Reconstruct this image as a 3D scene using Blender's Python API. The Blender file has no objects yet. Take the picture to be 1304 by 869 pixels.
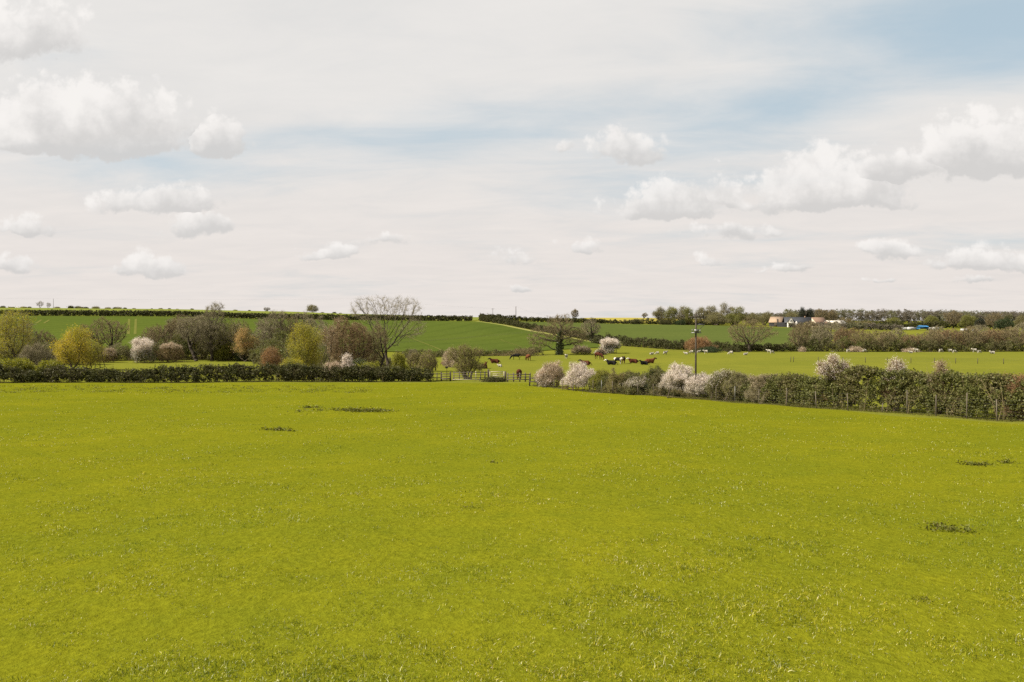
import bpy, math, random
import numpy as np
from mathutils import Vector

SC = bpy.context.scene
COL = SC.collection
R = math.radians
F, CX, YH, EYE = 1014.0, 652.0, 410.0, 2.8      # focal length in photo pixels, principal column, eye-level row, eye height
rng = np.random.default_rng(11)
random.seed(11)

# ------------------------------------------------------------------ terrain
ZV_Y = np.array([-6000, -120, -40, 0, 100, 132, 165, 200, 245, 9000.])
ZV_Z = np.array([4.0, 4.0, 1.9, 0, -4.83, -5.5, -5.85, -6.0, -6.05, -6.05])
TPX = np.array([-600, 0, 200, 360, 450, 600, 700, 800, 900, 1000, 1150, 1304, 2000.])
TY = np.array([175, 205, 240, 300, 400, 450, 550, 800, 1500, 9000.])
zb = [EYE - (v - YH) * y / F for v, y in []]
def _row(y, vals):
    return [EYE - (v - YH) * y / F for v in vals]
TZ = np.array([
    [-5.9] * 13,
    [-5.2, -5.0, -5.1, -5.4, -5.6, -5.9, -6.0, -6.0, -6.0, -6.0, -6.0, -6.0, -6.0],
    _row(240, [433, 433, 434, 437, 439, 443, 445.5, 446.6, 447.2, 447.6, 447.8, 447.8, 447.8]),
    _row(300, [418, 418, 420, 424, 427, 432, 434, 436.5, 437, 437, 437, 437, 437]),
    _row(400, [402.5, 402.5, 403.3, 407, 408.3, 409.5, 416.5, 421, 420.5, 422, 425, 425, 425]),
    _row(450, [397.6, 397.6, 398.5, 402.4, 405, 407.5, 411.5, 414.6, 416, 418.5, 421, 421, 421]),
    _row(550, [392.4, 392.4, 394.0, 397.0, 400.2, 404.2, 408, 410, 411.5, 413, 416, 416, 416]),
    _row(800, [393.2, 393.2, 394.8, 398.2, 401.4, 404.6, 406, 405.5, 407, 409, 411, 411, 411]),
    _row(1500, [398, 398, 399, 401, 403, 405, 406, 406.5, 407, 408, 409, 409, 409]),
    _row(9000, [409.2] * 13)])

def _hermite(xs, M, x):
    """Monotone-ish cubic along axis 0 of table M at positions x (clamped): returns (len(x), ncols)."""
    x = np.clip(x, xs[0], xs[-1])
    d = (M[1:] - M[:-1]) / (xs[1:] - xs[:-1])[:, None]
    m = np.zeros_like(M)
    m[0], m[-1] = d[0], d[-1]
    for i in range(1, len(xs) - 1):
        a, b = d[i - 1], d[i]
        m[i] = np.where(a * b > 0, 2 * a * b / (a + b + 1e-12 * np.sign(a + b + 1e-30)), 0)
    i = np.clip(np.searchsorted(xs, x) - 1, 0, len(xs) - 2)
    h = xs[i + 1] - xs[i]
    t = ((x - xs[i]) / h)[:, None]
    h = h[:, None]
    return ((2 * t**3 - 3 * t**2 + 1) * M[i] + (t**3 - 2 * t**2 + t) * h * m[i]
            + (-2 * t**3 + 3 * t**2) * M[i + 1] + (t**3 - t**2) * h * m[i + 1])

def ground_z(X, Y):
    X = np.atleast_1d(np.asarray(X, float)); Y = np.atleast_1d(np.asarray(Y, float))
    X, Y = np.broadcast_arrays(X, Y)
    sh = X.shape; X = X.ravel(); Y = Y.ravel()
    z = _hermite(ZV_Y, ZV_Z[:, None], Y)[:, 0]
    far = Y > 175
    if far.any():
        y = Y[far]; p = CX + F * X[far] / y
        rows = _hermite(TY, TZ, y)                       # (n, 13)
        p = np.clip(p, TPX[0], TPX[-1] - 1e-6)
        j = np.clip(np.searchsorted(TPX, p, side='right') - 1, 0, len(TPX) - 2)
        t = (p - TPX[j]) / (TPX[j + 1] - TPX[j])
        t = t * t * (3 - 2 * t) * 0.5 + t * 0.5
        k = np.arange(len(y))
        z[far] = rows[k, j] * (1 - t) + rows[k, j + 1] * t
    near = np.clip(1 - np.abs(Y - 40) / 120, 0, 1)
    z = z + near * (0.05 * np.sin(X * 0.31 + 1.3 * np.sin(Y * .11)) + 0.045 * np.sin(Y * 0.42 + X * .17 + 2.) + .03 * np.sin(X * .9 - Y * .6))
    return z.reshape(sh)

def gz(x, y):
    return float(ground_z(x, y)[0])

def ground_at(px, py):
    """Where the sight line through a photo pixel first meets the ground: a real place in the world."""
    ys = np.concatenate([np.arange(4, 120, .25), np.arange(120, 700, .5), np.arange(700, 3000, 5)])
    zz = ground_z((px - CX) / F * ys, ys)
    ray = EYE - (py - YH) * ys / F
    k = np.nonzero(ray <= zz)[0]
    y = ys[k[0]] if len(k) else 600.
    x = (px - CX) / F * y
    return x, y, gz(x, y)

def place(px, Y):
    x = (px - CX) / F * Y
    return x, Y, gz(x, Y)

# ------------------------------------------------------------------ mesh helpers
def mesh_np(name, V, Fq=None, Ft=None, smooth=False):
    me = bpy.data.meshes.new(name)
    V = np.asarray(V, np.float32)
    loops, starts, n = [], [], 0
    if Fq is not None and len(Fq):
        Fq = np.asarray(Fq, np.int32); loops.append(Fq.ravel()); starts.append(n + 4 * np.arange(len(Fq))); n += 4 * len(Fq)
    if Ft is not None and len(Ft):
        Ft = np.asarray(Ft, np.int32); loops.append(Ft.ravel()); starts.append(n + 3 * np.arange(len(Ft))); n += 3 * len(Ft)
    me.vertices.add(len(V)); me.vertices.foreach_set('co', V.ravel())
    L = np.concatenate(loops); S = np.concatenate(starts)
    me.loops.add(len(L)); me.loops.foreach_set('vertex_index', L.astype(np.int32))
    me.polygons.add(len(S)); me.polygons.foreach_set('loop_start', S.astype(np.int32))
    if smooth:
        me.polygons.foreach_set('use_smooth', np.ones(len(S), bool))
    me.update(calc_edges=True)
    return me

def link(name, me, mat, parent=None):
    o = bpy.data.objects.new(name, me); COL.objects.link(o)
    for m in (mat if isinstance(mat, (list, tuple)) else [mat]):
        me.materials.append(m)
    if parent is not None:
        o.parent = parent
    return o

def tag(o, label, cat, group=None):
    o['label'] = label; o['category'] = cat
    if group: o['group'] = group
    return o

def thing(name, label, cat, loc, rotz=0, group=None):
    o = bpy.data.objects.new(name, None); COL.objects.link(o)
    o.location = loc; o.rotation_euler = (0, 0, rotz); o.empty_display_size = .3
    return tag(o, label, cat, group)

def dup(root, loc, rotz=0, label=None, scale=None, group=None):
    r = root.copy(); COL.objects.link(r); r.location = loc; r.rotation_euler = (0, 0, rotz)
    if label: r['label'] = label
    if group: r['group'] = group
    if scale is not None: r.scale = scale if hasattr(scale, '__len__') else (scale,) * 3
    for ch in list(root.children):
        c = ch.copy(); COL.objects.link(c); c.parent = r
        for g in ch.children:
            d = g.copy(); COL.objects.link(d); d.parent = c
    return r

def tubes(P0, P1, R0, R1, sides=4):
    """Many tapered prisms at once -> verts, quads."""
    P0, P1 = np.asarray(P0, float), np.asarray(P1, float); n = len(P0)
    R0 = np.broadcast_to(R0, n); R1 = np.broadcast_to(R1, n)
    d = P1 - P0; d /= np.linalg.norm(d, axis=1, keepdims=True) + 1e-9
    ref = np.where(np.abs(d[:, 2:3]) > .9, np.array([[1., 0, 0]]), np.array([[0, 0, 1.]]))
    a = np.cross(d, ref); a /= np.linalg.norm(a, axis=1, keepdims=True) + 1e-9
    b = np.cross(d, a)
    th = np.arange(sides) * 2 * math.pi / sides
    ring = a[:, None] * np.cos(th)[None, :, None] + b[:, None] * np.sin(th)[None, :, None]
    V = np.concatenate([P0[:, None] + ring * R0[:, None, None], P1[:, None] + ring * R1[:, None, None]], 1)
    k = np.arange(sides); k2 = (k + 1) % sides
    q = np.stack([k, k2, k2 + sides, k + sides], 1)
    Q = (np.arange(n) * 2 * sides)[:, None, None] + q[None]
    return V.reshape(-1, 3), Q.reshape(-1, 4)

def leaf_quads(P, size, aspect=.6, up=0., N=None, spread=1.0, g=rng):
    """Rhombic leaves at P with random (or about N) orientation."""
    n = len(P); size = np.broadcast_to(size, n)
    d = g.normal(size=(n, 3)); d /= np.linalg.norm(d, axis=1, keepdims=True)
    nn = g.normal(size=(n, 3)) * spread
    if N is not None: nn = nn + N
    nn[:, 2] += up
    a = np.cross(d, nn); a /= np.linalg.norm(a, axis=1, keepdims=True) + 1e-9
    b = np.cross(nn, a); b /= np.linalg.norm(b, axis=1, keepdims=True) + 1e-9
    s = size[:, None] * .5
    V = np.stack([P - b * s, P + a * s * aspect, P + b * s, P - a * s * aspect], 1).reshape(-1, 3)
    return V, np.arange(4 * n).reshape(-1, 4)

class MB:
    """Collects boxes, bars and tubes for one mesh."""
    def __init__(s): s.V = []; s.Q = []; s.T = []; s.n = 0
    def add(s, V, Q=None, T=None):
        V = np.asarray(V, float); s.V.append(V)
        if Q is not None and len(Q): s.Q.append(np.asarray(Q) + s.n)
        if T is not None and len(T): s.T.append(np.asarray(T) + s.n)
        s.n += len(V); return s
    def box(s, c, dim, rz=0, ry=0, bev=0.0):
        x, y, z = [v / 2 for v in dim]
        V = np.array([[i * x, j * y, k * z] for k in (-1, 1) for j in (-1, 1) for i in (-1, 1)], float)
        if ry:
            cc, ss = math.cos(ry), math.sin(ry)
            V = V @ np.array([[cc, 0, -ss], [0, 1, 0], [ss, 0, cc]])
        if rz:
            cc, ss = math.cos(rz), math.sin(rz)
            V = V @ np.array([[cc, ss, 0], [-ss, cc, 0], [0, 0, 1]])
        return s.add(V + np.array(c), [[0, 2, 3, 1], [4, 5, 7, 6], [0, 1, 5, 4], [2, 6, 7, 3], [0, 4, 6, 2], [1, 3, 7, 5]])
    def bar(s, p0, p1, r0, r1=None, sides=6, cap=True):
        V, Q = tubes([p0], [p1], r0, r0 if r1 is None else r1, sides)
        s.add(V, Q)
        if cap:
            T = [[0, k + 1, k] for k in range(1, sides - 1)] + [[sides, sides + k, sides + k + 1] for k in range(1, sides - 1)]
            s.T.append(np.array(T) + s.n - len(V))
        return s
    def build(s, name, mat, parent=None, smooth=False):
        me = mesh_np(name, np.concatenate(s.V), np.concatenate(s.Q) if s.Q else None, np.concatenate(s.T) if s.T else None, smooth)
        return link(name, me, mat, parent)

# ------------------------------------------------------------------ materials
def new_mat(name):
    m = bpy.data.materials.new(name); m.use_nodes = True
    nt = m.node_tree; nt.nodes.clear()
    return m, nt, nt.nodes, nt.links

def rampnode(N, stops, interp='LINEAR'):
    r = N.new('ShaderNodeValToRGB'); r.color_ramp.interpolation = interp
    e = r.color_ramp.elements
    while len(e) < len(stops): e.new(.5)
    for k, (p, c) in enumerate(stops):
        e[k].position = p; e[k].color = (*c, 1)
    return r

def noise(N, L, scale, detail=4, rough=.55, vec=None, dist=0):
    n = N.new('ShaderNodeTexNoise'); n.inputs['Scale'].default_value = scale
    n.inputs['Detail'].default_value = detail; n.inputs['Roughness'].default_value = rough
    n.inputs['Distortion'].default_value = dist
    if vec is not None: L.new(vec, n.inputs['Vector'])
    return n

def mixc(N, L, a, b, fac, mode='MIX'):
    m = N.new('ShaderNodeMix'); m.data_type = 'RGBA'; m.blend_type = mode
    for sock, v in ((m.inputs[0], fac), (m.inputs[6], a), (m.inputs[7], b)):
        if isinstance(v, (int, float)): sock.default_value = v
        elif isinstance(v, tuple): sock.default_value = (*v, 1)
        else: L.new(v, sock)
    return m.outputs[2]

def leaf_mat(name, cols, trans=.35, rough=.55, spec=.3, patch=None, pscale=.35):
    """Leaves: one colour per leaf out of cols, two-sided with light coming through; patch = a second family of colours in clumps."""
    m, nt, N, L = new_mat(name)
    out = N.new('ShaderNodeOutputMaterial')
    geo = N.new('ShaderNodeNewGeometry')
    st = [(i / max(1, len(cols) - 1), c) for i, c in enumerate(cols)]
    rp = rampnode(N, st); L.new(geo.outputs['Random Per Island'], rp.inputs[0])
    col = rp.outputs[0]
    if patch:
        rp2 = rampnode(N, [(i / max(1, len(patch) - 1), c) for i, c in enumerate(patch)])
        L.new(geo.outputs['Random Per Island'], rp2.inputs[0])
        nz = noise(N, L, pscale, 3, .6, geo.outputs['Position'])
        mr = N.new('ShaderNodeMapRange'); mr.interpolation_type = 'SMOOTHSTEP'
        mr.inputs[1].default_value = .47; mr.inputs[2].default_value = .57; L.new(nz.outputs[0], mr.inputs[0])
        col = mixc(N, L, col, rp2.outputs[0], mr.outputs[0])
    p = N.new('ShaderNodeBsdfPrincipled'); p.inputs['Roughness'].default_value = rough
    p.inputs['Specular IOR Level'].default_value = spec * .6
    t = N.new('ShaderNodeBsdfTranslucent')
    L.new(col, p.inputs['Base Color'])
    hs = N.new('ShaderNodeHueSaturation'); hs.inputs['Saturation'].default_value = 1.15; hs.inputs['Value'].default_value = 1.1
    L.new(col, hs.inputs['Color']); L.new(hs.outputs[0], t.inputs[0])
    mx = N.new('ShaderNodeMixShader'); mx.inputs[0].default_value = trans
    L.new(p.outputs[0], mx.inputs[1]); L.new(t.outputs[0], mx.inputs[2]); L.new(mx.outputs[0], out.inputs[0])
    return m

def plain_mat(name, c1, c2, scale=3., rough=.8, spec=.2, bump=0., metallic=0., stretch=None):
    m, nt, N, L = new_mat(name)
    out = N.new('ShaderNodeOutputMaterial'); p = N.new('ShaderNodeBsdfPrincipled')
    tc = N.new('ShaderNodeTexCoord'); vec = tc.outputs['Object']
    if stretch:
        mp = N.new('ShaderNodeMapping'); mp.inputs['Scale'].default_value = stretch
        L.new(vec, mp.inputs[0]); vec = mp.outputs[0]
    nz = noise(N, L, scale, 5, .65, vec)
    rp = rampnode(N, [(.3, c1), (.7, c2)]); L.new(nz.outputs[0], rp.inputs[0])
    L.new(rp.outputs[0], p.inputs['Base Color'])
    p.inputs['Roughness'].default_value = rough; p.inputs['Specular IOR Level'].default_value = spec
    p.inputs['Metallic'].default_value = metallic
    if bump:
        b = N.new('ShaderNodeBump'); b.inputs['Strength'].default_value = bump; b.inputs['Distance'].default_value = .02
        L.new(nz.outputs[0], b.inputs['Height']); L.new(b.outputs[0], p.inputs['Normal'])
    L.new(p.outputs[0], out.inputs[0])
    return m

def field_mat(name, c1, c2, c3, s_big=.02, s_mid=.25, s_fine=3., rows=None, rowcol=None, bump=.5):
    """A field seen from afar: broad, middling and fine patches of colour, optionally drilled rows."""
    m, nt, N, L = new_mat(name)
    out = N.new('ShaderNodeOutputMaterial'); p = N.new('ShaderNodeBsdfPrincipled')
    geo = N.new('ShaderNodeNewGeometry'); pos = geo.outputs['Position']
    n1 = noise(N, L, s_big, 4, .6, pos); n2 = noise(N, L, s_mid, 5, .65, pos); n3 = noise(N, L, s_fine, 4, .7, pos)
    r1 = rampnode(N, [(.35, (0, 0, 0)), (.65, (1, 1, 1))]); L.new(n1.outputs[0], r1.inputs[0])
    r2 = rampnode(N, [(.35, (0, 0, 0)), (.68, (1, 1, 1))]); L.new(n2.outputs[0], r2.inputs[0])
    a = mixc(N, L, c1, c2, r1.outputs[0])
    mm = N.new('ShaderNodeMath'); mm.operation = 'MULTIPLY'; mm.inputs[1].default_value = .6; L.new(r2.outputs[0], mm.inputs[0])
    col = mixc(N, L, a, c3, mm.outputs[0])
    r3 = rampnode(N, [(.25, (.62, .62, .62)), (.75, (1.25, 1.25, 1.25))]); L.new(n3.outputs[0], r3.inputs[0])
    col = mixc(N, L, col, r3.outputs[0], .8, 'MULTIPLY')
    if rows:
        ang, wl, amt = rows
        mp = N.new('ShaderNodeMapping'); mp.inputs['Rotation'].default_value = (0, 0, ang); L.new(pos, mp.inputs[0])
        wv = N.new('ShaderNodeTexWave'); wv.inputs['Scale'].default_value = 2 * math.pi / 20 / wl * 1.0
        wv.inputs['Distortion'].default_value = 1.2; wv.inputs['Detail'].default_value = 2; wv.inputs['Detail Scale'].default_value = .4
        L.new(mp.outputs[0], wv.inputs['Vector'])
        rr = rampnode(N, [(.0, rowcol), (.35, (1, 1, 1))]); L.new(wv.outputs['Fac'], rr.inputs[0])
        col = mixc(N, L, col, rr.outputs[0], amt, 'MULTIPLY')
    L.new(col, p.inputs['Base Color']); p.inputs['Roughness'].default_value = 1.; p.inputs['Specular IOR Level'].default_value = 0.
    b = N.new('ShaderNodeBump'); b.inputs['Strength'].default_value = bump; b.inputs['Distance'].default_value = .12
    L.new(n3.outputs[0], b.inputs['Height']); L.new(b.outputs[0], p.inputs['Normal'])
    L.new(p.outputs[0], out.inputs[0])
    return m

M = {}
M['ground'] = field_mat('pasture ground', (.116, .122, .016), (.140, .140, .019), (.100, .110, .017), .03, .3, 4.)
M['crop'] = field_mat('winter wheat', (.053, .073, .013), (.065, .084, .014), (.058, .077, .015), .012, .08, 1.2, rows=(R(20), 12., .45), rowcol=(.8, .82, .8), bump=.6)  # greens lightened and blued, haze put into the base colour
M['crop2'] = field_mat('far winter wheat', (.060, .078, .019), (.071, .088, .021), (.064, .080, .021), .012, .08, 1.2, rows=(R(84), 12., .5), rowcol=(.78, .8, .8), bump=.6)  # paler, bluer green carries painted distance haze
M['margin'] = field_mat('grass margin', (.19, .19, .055), (.24, .22, .08), (.15, .17, .04), .05, .3, 2.)
M['beyond'] = field_mat('upper grass', (.125, .145, .03), (.15, .165, .035), (.115, .135, .03), .03, .1, 1.)
M['rape'] = field_mat('rapeseed in flower', (.31, .245, .045), (.27, .225, .05), (.17, .17, .045), .02, .2, 1.5)
M['tram'] = field_mat('wheel track soil', (.11, .11, .03), (.10, .105, .025), (.09, .098, .02), .05, .3, 2.)
M['bark'] = plain_mat('grey brown bark', (.055, .042, .030), (.115, .092, .066), 6., .9, .1, .4, stretch=(1, 1, .3))
M['bark_dark'] = plain_mat('dark bark', (.035, .028, .02), (.075, .06, .045), 6., .9, .1, .4, stretch=(1, 1, .3))
M['twig'] = plain_mat('brown twigs', (.15, .117, .060), (.24, .19, .105), 1.5, .85, .1)
M['twig_grey'] = plain_mat('grey twigs', (.175, .148, .09), (.275, .238, .152), 1.5, .85, .1)
M['twig_red'] = plain_mat('reddish twigs', (.165, .11, .057), (.24, .165, .09), 1.5, .85, .1)
M['ivy'] = leaf_mat('ivy leaves', [(.022, .030, .008), (.05, .062, .018), (.085, .098, .035), (.05, .065, .02)], .15, .42, .4)
M['hedge'] = leaf_mat('dark hedge leaves', [(.028, .030, .009), (.05, .052, .016), (.075, .075, .026), (.05, .055, .017)], .25, .6, .2,
                      patch=[(.05, .048, .02), (.08, .07, .036), (.07, .076, .018)], pscale=.5)
M['hedge_ivy'] = leaf_mat('ivy clad hedge leaves', [(.032, .038, .009), (.085, .092, .021), (.155, .155, .050), (.09, .095, .022)], .3, .5, .3,
                      patch=[(.085, .074, .030), (.145, .122, .056), (.13, .13, .034), (.065, .068, .018)], pscale=.55)
M['bud_olive'] = leaf_mat('olive buds', [(.175, .168, .05), (.245, .23, .072), (.195, .205, .054)], .4)
M['bud_brown'] = leaf_mat('brown buds', [(.138, .112, .046), (.19, .156, .067), (.158, .138, .05)], .3)
M['bud_red'] = leaf_mat('rusty young leaves', [(.22, .125, .065), (.32, .18, .09), (.17, .125, .06)], .4)
M['yellow'] = leaf_mat('yellow green young leaves', [(.28, .25, .045), (.40, .34, .055), (.22, .21, .05), (.33, .29, .05)], .5, patch=[(.18, .18, .05), (.27, .25, .05)])
M['gold'] = leaf_mat('golden young leaves', [(.36, .29, .06), (.46, .36, .075), (.27, .24, .06)], .5, patch=[(.22, .20, .045), (.34, .29, .04)])
M['lime'] = leaf_mat('fresh green leaves', [(.16, .165, .028), (.235, .225, .038), (.12, .13, .026)], .45)
M['peach'] = leaf_mat('peach young leaves', [(.40, .26, .12), (.50, .33, .15), (.26, .20, .07)], .45, patch=[(.13, .13, .04), (.22, .18, .07)], pscale=.6)
M['blossom'] = leaf_mat('white blossom', [(.72, .64, .58), (.80, .73, .66), (.60, .51, .44), (.74, .66, .61)], .35, patch=[(.24, .21, .12), (.70, .62, .55), (.36, .30, .21)], pscale=2.4)
M['blossom_p'] = leaf_mat('fading blossom', [(.50, .40, .31), (.58, .48, .38), (.38, .29, .20), (.52, .40, .29)], .35, patch=[(.15, .13, .06), (.34, .27, .18), (.18, .14, .08)], pscale=1.3)
M['grove'] = leaf_mat('spring grove leaves', [(.13, .135, .036), (.18, .178, .05), (.15, .155, .045)], .4)
M['grove_o'] = leaf_mat('olive grove leaves', [(.145, .13, .06), (.19, .17, .078), (.16, .152, .064)], .4)
M['dkgreen'] = leaf_mat('dark evergreen leaves', [(.02, .034, .012), (.04, .058, .02), (.03, .045, .014)], .2)
M['fir'] = leaf_mat('blue black conifer', [(.014, .018, .012), (.03, .036, .022)], .1)
M['farwood'] = leaf_mat('far bare wood', [(.105, .09, .066), (.14, .12, .088), (.12, .104, .075)], .3, patch=[(.115, .115, .055), (.14, .135, .07)], pscale=.04)
M['weed'] = leaf_mat('dock leaves', [(.06, .072, .010), (.11, .118, .014), (.13, .11, .03)], .3)
M['wood'] = plain_mat('weathered wood', (.075, .062, .045), (.14, .118, .088), 5., .85, .15, .4, stretch=(1, 1, .15))
M['wood_pale'] = plain_mat('pale gate wood', (.34, .30, .22), (.52, .46, .36), 5., .8, .2, .3)
M['wood_dark'] = plain_mat('tarred wood', (.035, .028, .02), (.08, .065, .05), 5., .85, .15, .4)
M['steel'] = plain_mat('galvanised steel', (.11, .11, .10), (.17, .17, .16), 3., .5, .5, metallic=.6)
M['iron'] = plain_mat('dark iron', (.05, .05, .05), (.10, .10, .10), 3., .6, .4)
M['china'] = plain_mat('insulator porcelain', (.10, .095, .085), (.15, .14, .125), 3., .25, .5)

# ------------------------------------------------------------------ the ground sheet and the fields
def lines(segs):
    out = []
    for a, b, st in segs:
        out += list(np.arange(a, b, st))
    return np.array(out)
xl = lines([(-120, 120, 1.5), (120, 340, 3.5)]); grow = 340 * 1.22 ** np.arange(1, 18)
xs = np.concatenate([-grow[::-1], -340 + 0 * grow[:1], -xl[xl > 120][::-1], xl[xl <= 120], xl[xl > 120], [340], grow])
xs = np.unique(np.round(xs, 3))
ys = np.unique(np.round(np.concatenate([-60 * 1.5 ** np.arange(9, 0, -1.), lines([(-60, 115, 1.25), (115, 620, 2.5)]), 620 * 1.14 ** np.arange(0, 21)]), 3))
XX, YY = np.meshgrid(xs, ys)
ZZ = ground_z(XX, YY)
nx = len(xs); ii, jj = np.meshgrid(np.arange(len(ys) - 1), np.arange(nx - 1), indexing='ij')
q = (ii * nx + jj).ravel()
gm = mesh_np('ground', np.stack([XX, YY, ZZ], -1).reshape(-1, 3), np.stack([q, q + 1, q + nx + 1, q + nx], 1), smooth=True)
g_ = link('ground', gm, M['ground']); g_['kind'] = 'structure'

def interp_path(P, n):
    P = np.array(P, float); d = np.concatenate([[0], np.cumsum(np.linalg.norm(np.diff(P, axis=0), axis=1))])
    t = np.linspace(0, d[-1], n)
    return np.stack([np.interp(t, d, P[:, k]) for k in range(P.shape[1])], 1)

def sheet(name, front, back, mat, lift, nu=140, nv=70):
    """A field lying on the land between two boundary lines of world (x, y) points."""
    A, B = interp_path(front, nu), interp_path(back, nu)
    t = np.linspace(0, 1, nv)[:, None, None]
    P = A[None] * (1 - t) + B[None] * t
    z = ground_z(P[..., 0], P[..., 1]) + lift
    V = np.concatenate([P, z[..., None]], -1).reshape(-1, 3)
    ii, jj = np.meshgrid(np.arange(nv - 1), np.arange(nu - 1), indexing='ij'); q = (ii * nu + jj).ravel()
    o = link(name, mesh_np(name, V, np.stack([q, q + 1, q + nu + 1, q + nu], 1), smooth=True), mat)
    o['kind'] = 'structure'
    return o
def G(*pts): return [ground_at(a, b)[:2] for a, b in pts]
def W(*pts): return [place(a, y)[:2] for a, y in pts]

strip_line = W((604, 398)) + G((640, 415), (688, 424.5), (722, 430.5), (760, 437.5))
sheet('crop_field', W((-500, 205), (0, 200), (300, 205), (600, 222), (690, 232), (765, 258)), W((-500, 398), (0, 398), (300, 398), (560, 398)) + strip_line, M['crop'], .16, 220, 90)
mb_line = [(x + 1.5, y + 6) for x, y in strip_line]
sheet('field_margin', strip_line, mb_line, M['margin'], .10, 60, 4)
f2b = W((606, 408)) + [(x + 5, y + 10) for x, y in strip_line[1:]]
sheet('crop_field', f2b[1:] + W((800, 283), (860, 262), (930, 246), (1045, 244)), W((636, 452), (700, 462), (764, 468), (860, 468), (960, 468), (1055, 452)), M['crop2'], .16, 200, 90)
sheet('upper_field', W((-500, 408), (300, 408), (600, 410)), W((-500, 700), (300, 700), (640, 700)), M['beyond'], .12, 100, 40)
sheet('rapeseed_field', W((742, 500), (800, 496), (905, 492)), W((742, 800), (800, 800), (905, 800)), M['rape'], .6, 50, 40)
def ribbon(name, path, w, mat, lift):
    P = interp_path(path, 40); T = np.gradient(P, axis=0); T /= np.linalg.norm(T, axis=1, keepdims=True)
    Nn = np.stack([-T[:, 1], T[:, 0]], 1)
    return sheet(name, P - Nn * w / 2, P + Nn * w / 2, mat, lift, 60, 2)
for a in ([(164.5, 410), (163.5, 436)], [(173, 409.5), (172, 436)]):
    ribbon('wheel_track', W((a[0][0], 372), (a[1][0], 268)), .9, M['tram'], .21)
ribbon('wheel_track', G((517, 428), (545, 440), (562, 447)), .55, M['tram'], .21)
ribbon('wheel_track', G((46, 412.5), (53, 408)), .9, M['tram'], .21)
ribbon('wheel_track', G((56, 412.5), (63, 408)), .9, M['tram'], .21)
ribbon('wheel_track', G((636, 433), (665, 443)), .35, M['tram'], .21)

# ------------------------------------------------------------------ grass blades on the near pasture
def make_grass(n):
    g = np.random.default_rng(5)
    # even cover as the eye sees it: close blades are small and many, distant ones are broader tufts
    per = 9; k = n // per * 2
    v = g.uniform(0, 1, k)
    py = 485.5 + (1010 - 485.5) * v ** 1.15
    px = g.uniform(-190, 1494, k)
    Y = EYE * F / (py - 459.0)
    X = (px - CX) / F * Y
    # the fence on the right and the hedge bound the pasture
    fx = np.interp(Y, [15, 35.7, 53, 88.7, 101], [31, 22.9, 15.4, 2.6, 1.5])
    keep = (Y < 97.5) & (X < np.where(Y < 92, fx + .45, 1e3)) & (Y > 3.6)
    X, Y = X[keep][:n // per], Y[keep][:n // per]; t = len(X)
    lod = np.maximum(1, Y / 11.0)
    taz = g.uniform(0, 2 * math.pi, t); tln = np.clip(g.normal(1.0, .38, t), .1, 1.6)      # each tuft is combed its own way
    th = g.lognormal(0, .2, t)
    X = np.repeat(X, per); Y = np.repeat(Y, per); n = len(X); l_ = np.repeat(lod, per)
    rad = .045 * l_ ** .9
    X = X + g.normal(0, 1, n) * rad; Y = Y + g.normal(0, 1, n) * rad * 1.6
    l_ = np.maximum(1, Y / 11.0)
    Z = ground_z(X, Y)
    cl = np.zeros(n)
    for q in range(12):                                  # taller and shorter patches of many sizes
        f = .5 * 1.35 ** q; a_ = g.uniform(0, 6.28); p_ = g.uniform(0, 6.28, 2)
        cl += np.sin((X * math.cos(a_) + Y * math.sin(a_)) * f + p_[0] + 1.5 * np.sin((X * math.sin(a_) - Y * math.cos(a_)) * f * .7 + p_[1]))
    h = (.036 + .010 * cl / 2.4) * np.repeat(th, per) * g.uniform(.55, 1.35, n); h = np.maximum(h, .018) * l_ ** .22
    w = .0046 * g.uniform(.7, 1.5, n) * l_ ** .92
    az = np.repeat(taz, per) + g.normal(0, .9, n); lean = np.clip(np.repeat(tln, per) + g.normal(0, .3, n), .05, 1.75)
    fd = np.stack([np.cos(az), np.sin(az), 0 * az], 1)
    sd = np.stack([-np.sin(az), np.cos(az), 0 * az], 1)
    tw = g.normal(0, .5, n)
    nrm = -fd * np.cos(lean)[:, None] + np.array([[0, 0, 1.]]) * np.sin(lean)[:, None]
    sd = sd * np.cos(tw)[:, None] + nrm * np.sin(tw)[:, None]
    base = np.stack([X, Y, Z - .004], 1); up = np.array([[0, 0, 1.]])
    l1, l2 = lean * .7, np.minimum(lean * 1.35, 1.7)
    mid = base + up * (h * .55 * np.cos(l1))[:, None] + fd * (h * .55 * np.sin(l1))[:, None]
    tip = mid + up * (h * .5 * np.cos(l2))[:, None] + fd * (h * .5 * np.sin(l2))[:, None]
    hw = sd * (w * .5)[:, None]
    V = np.stack([base - hw, base + hw, mid + hw * .85, mid - hw * .85, tip], 1).reshape(-1, 3)
    k = np.arange(n)[:, None] * 5
    return mesh_np('grass', V, k + np.array([[0, 1, 2, 3]]), k + np.array([[3, 2, 4]]), smooth=False)

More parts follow.
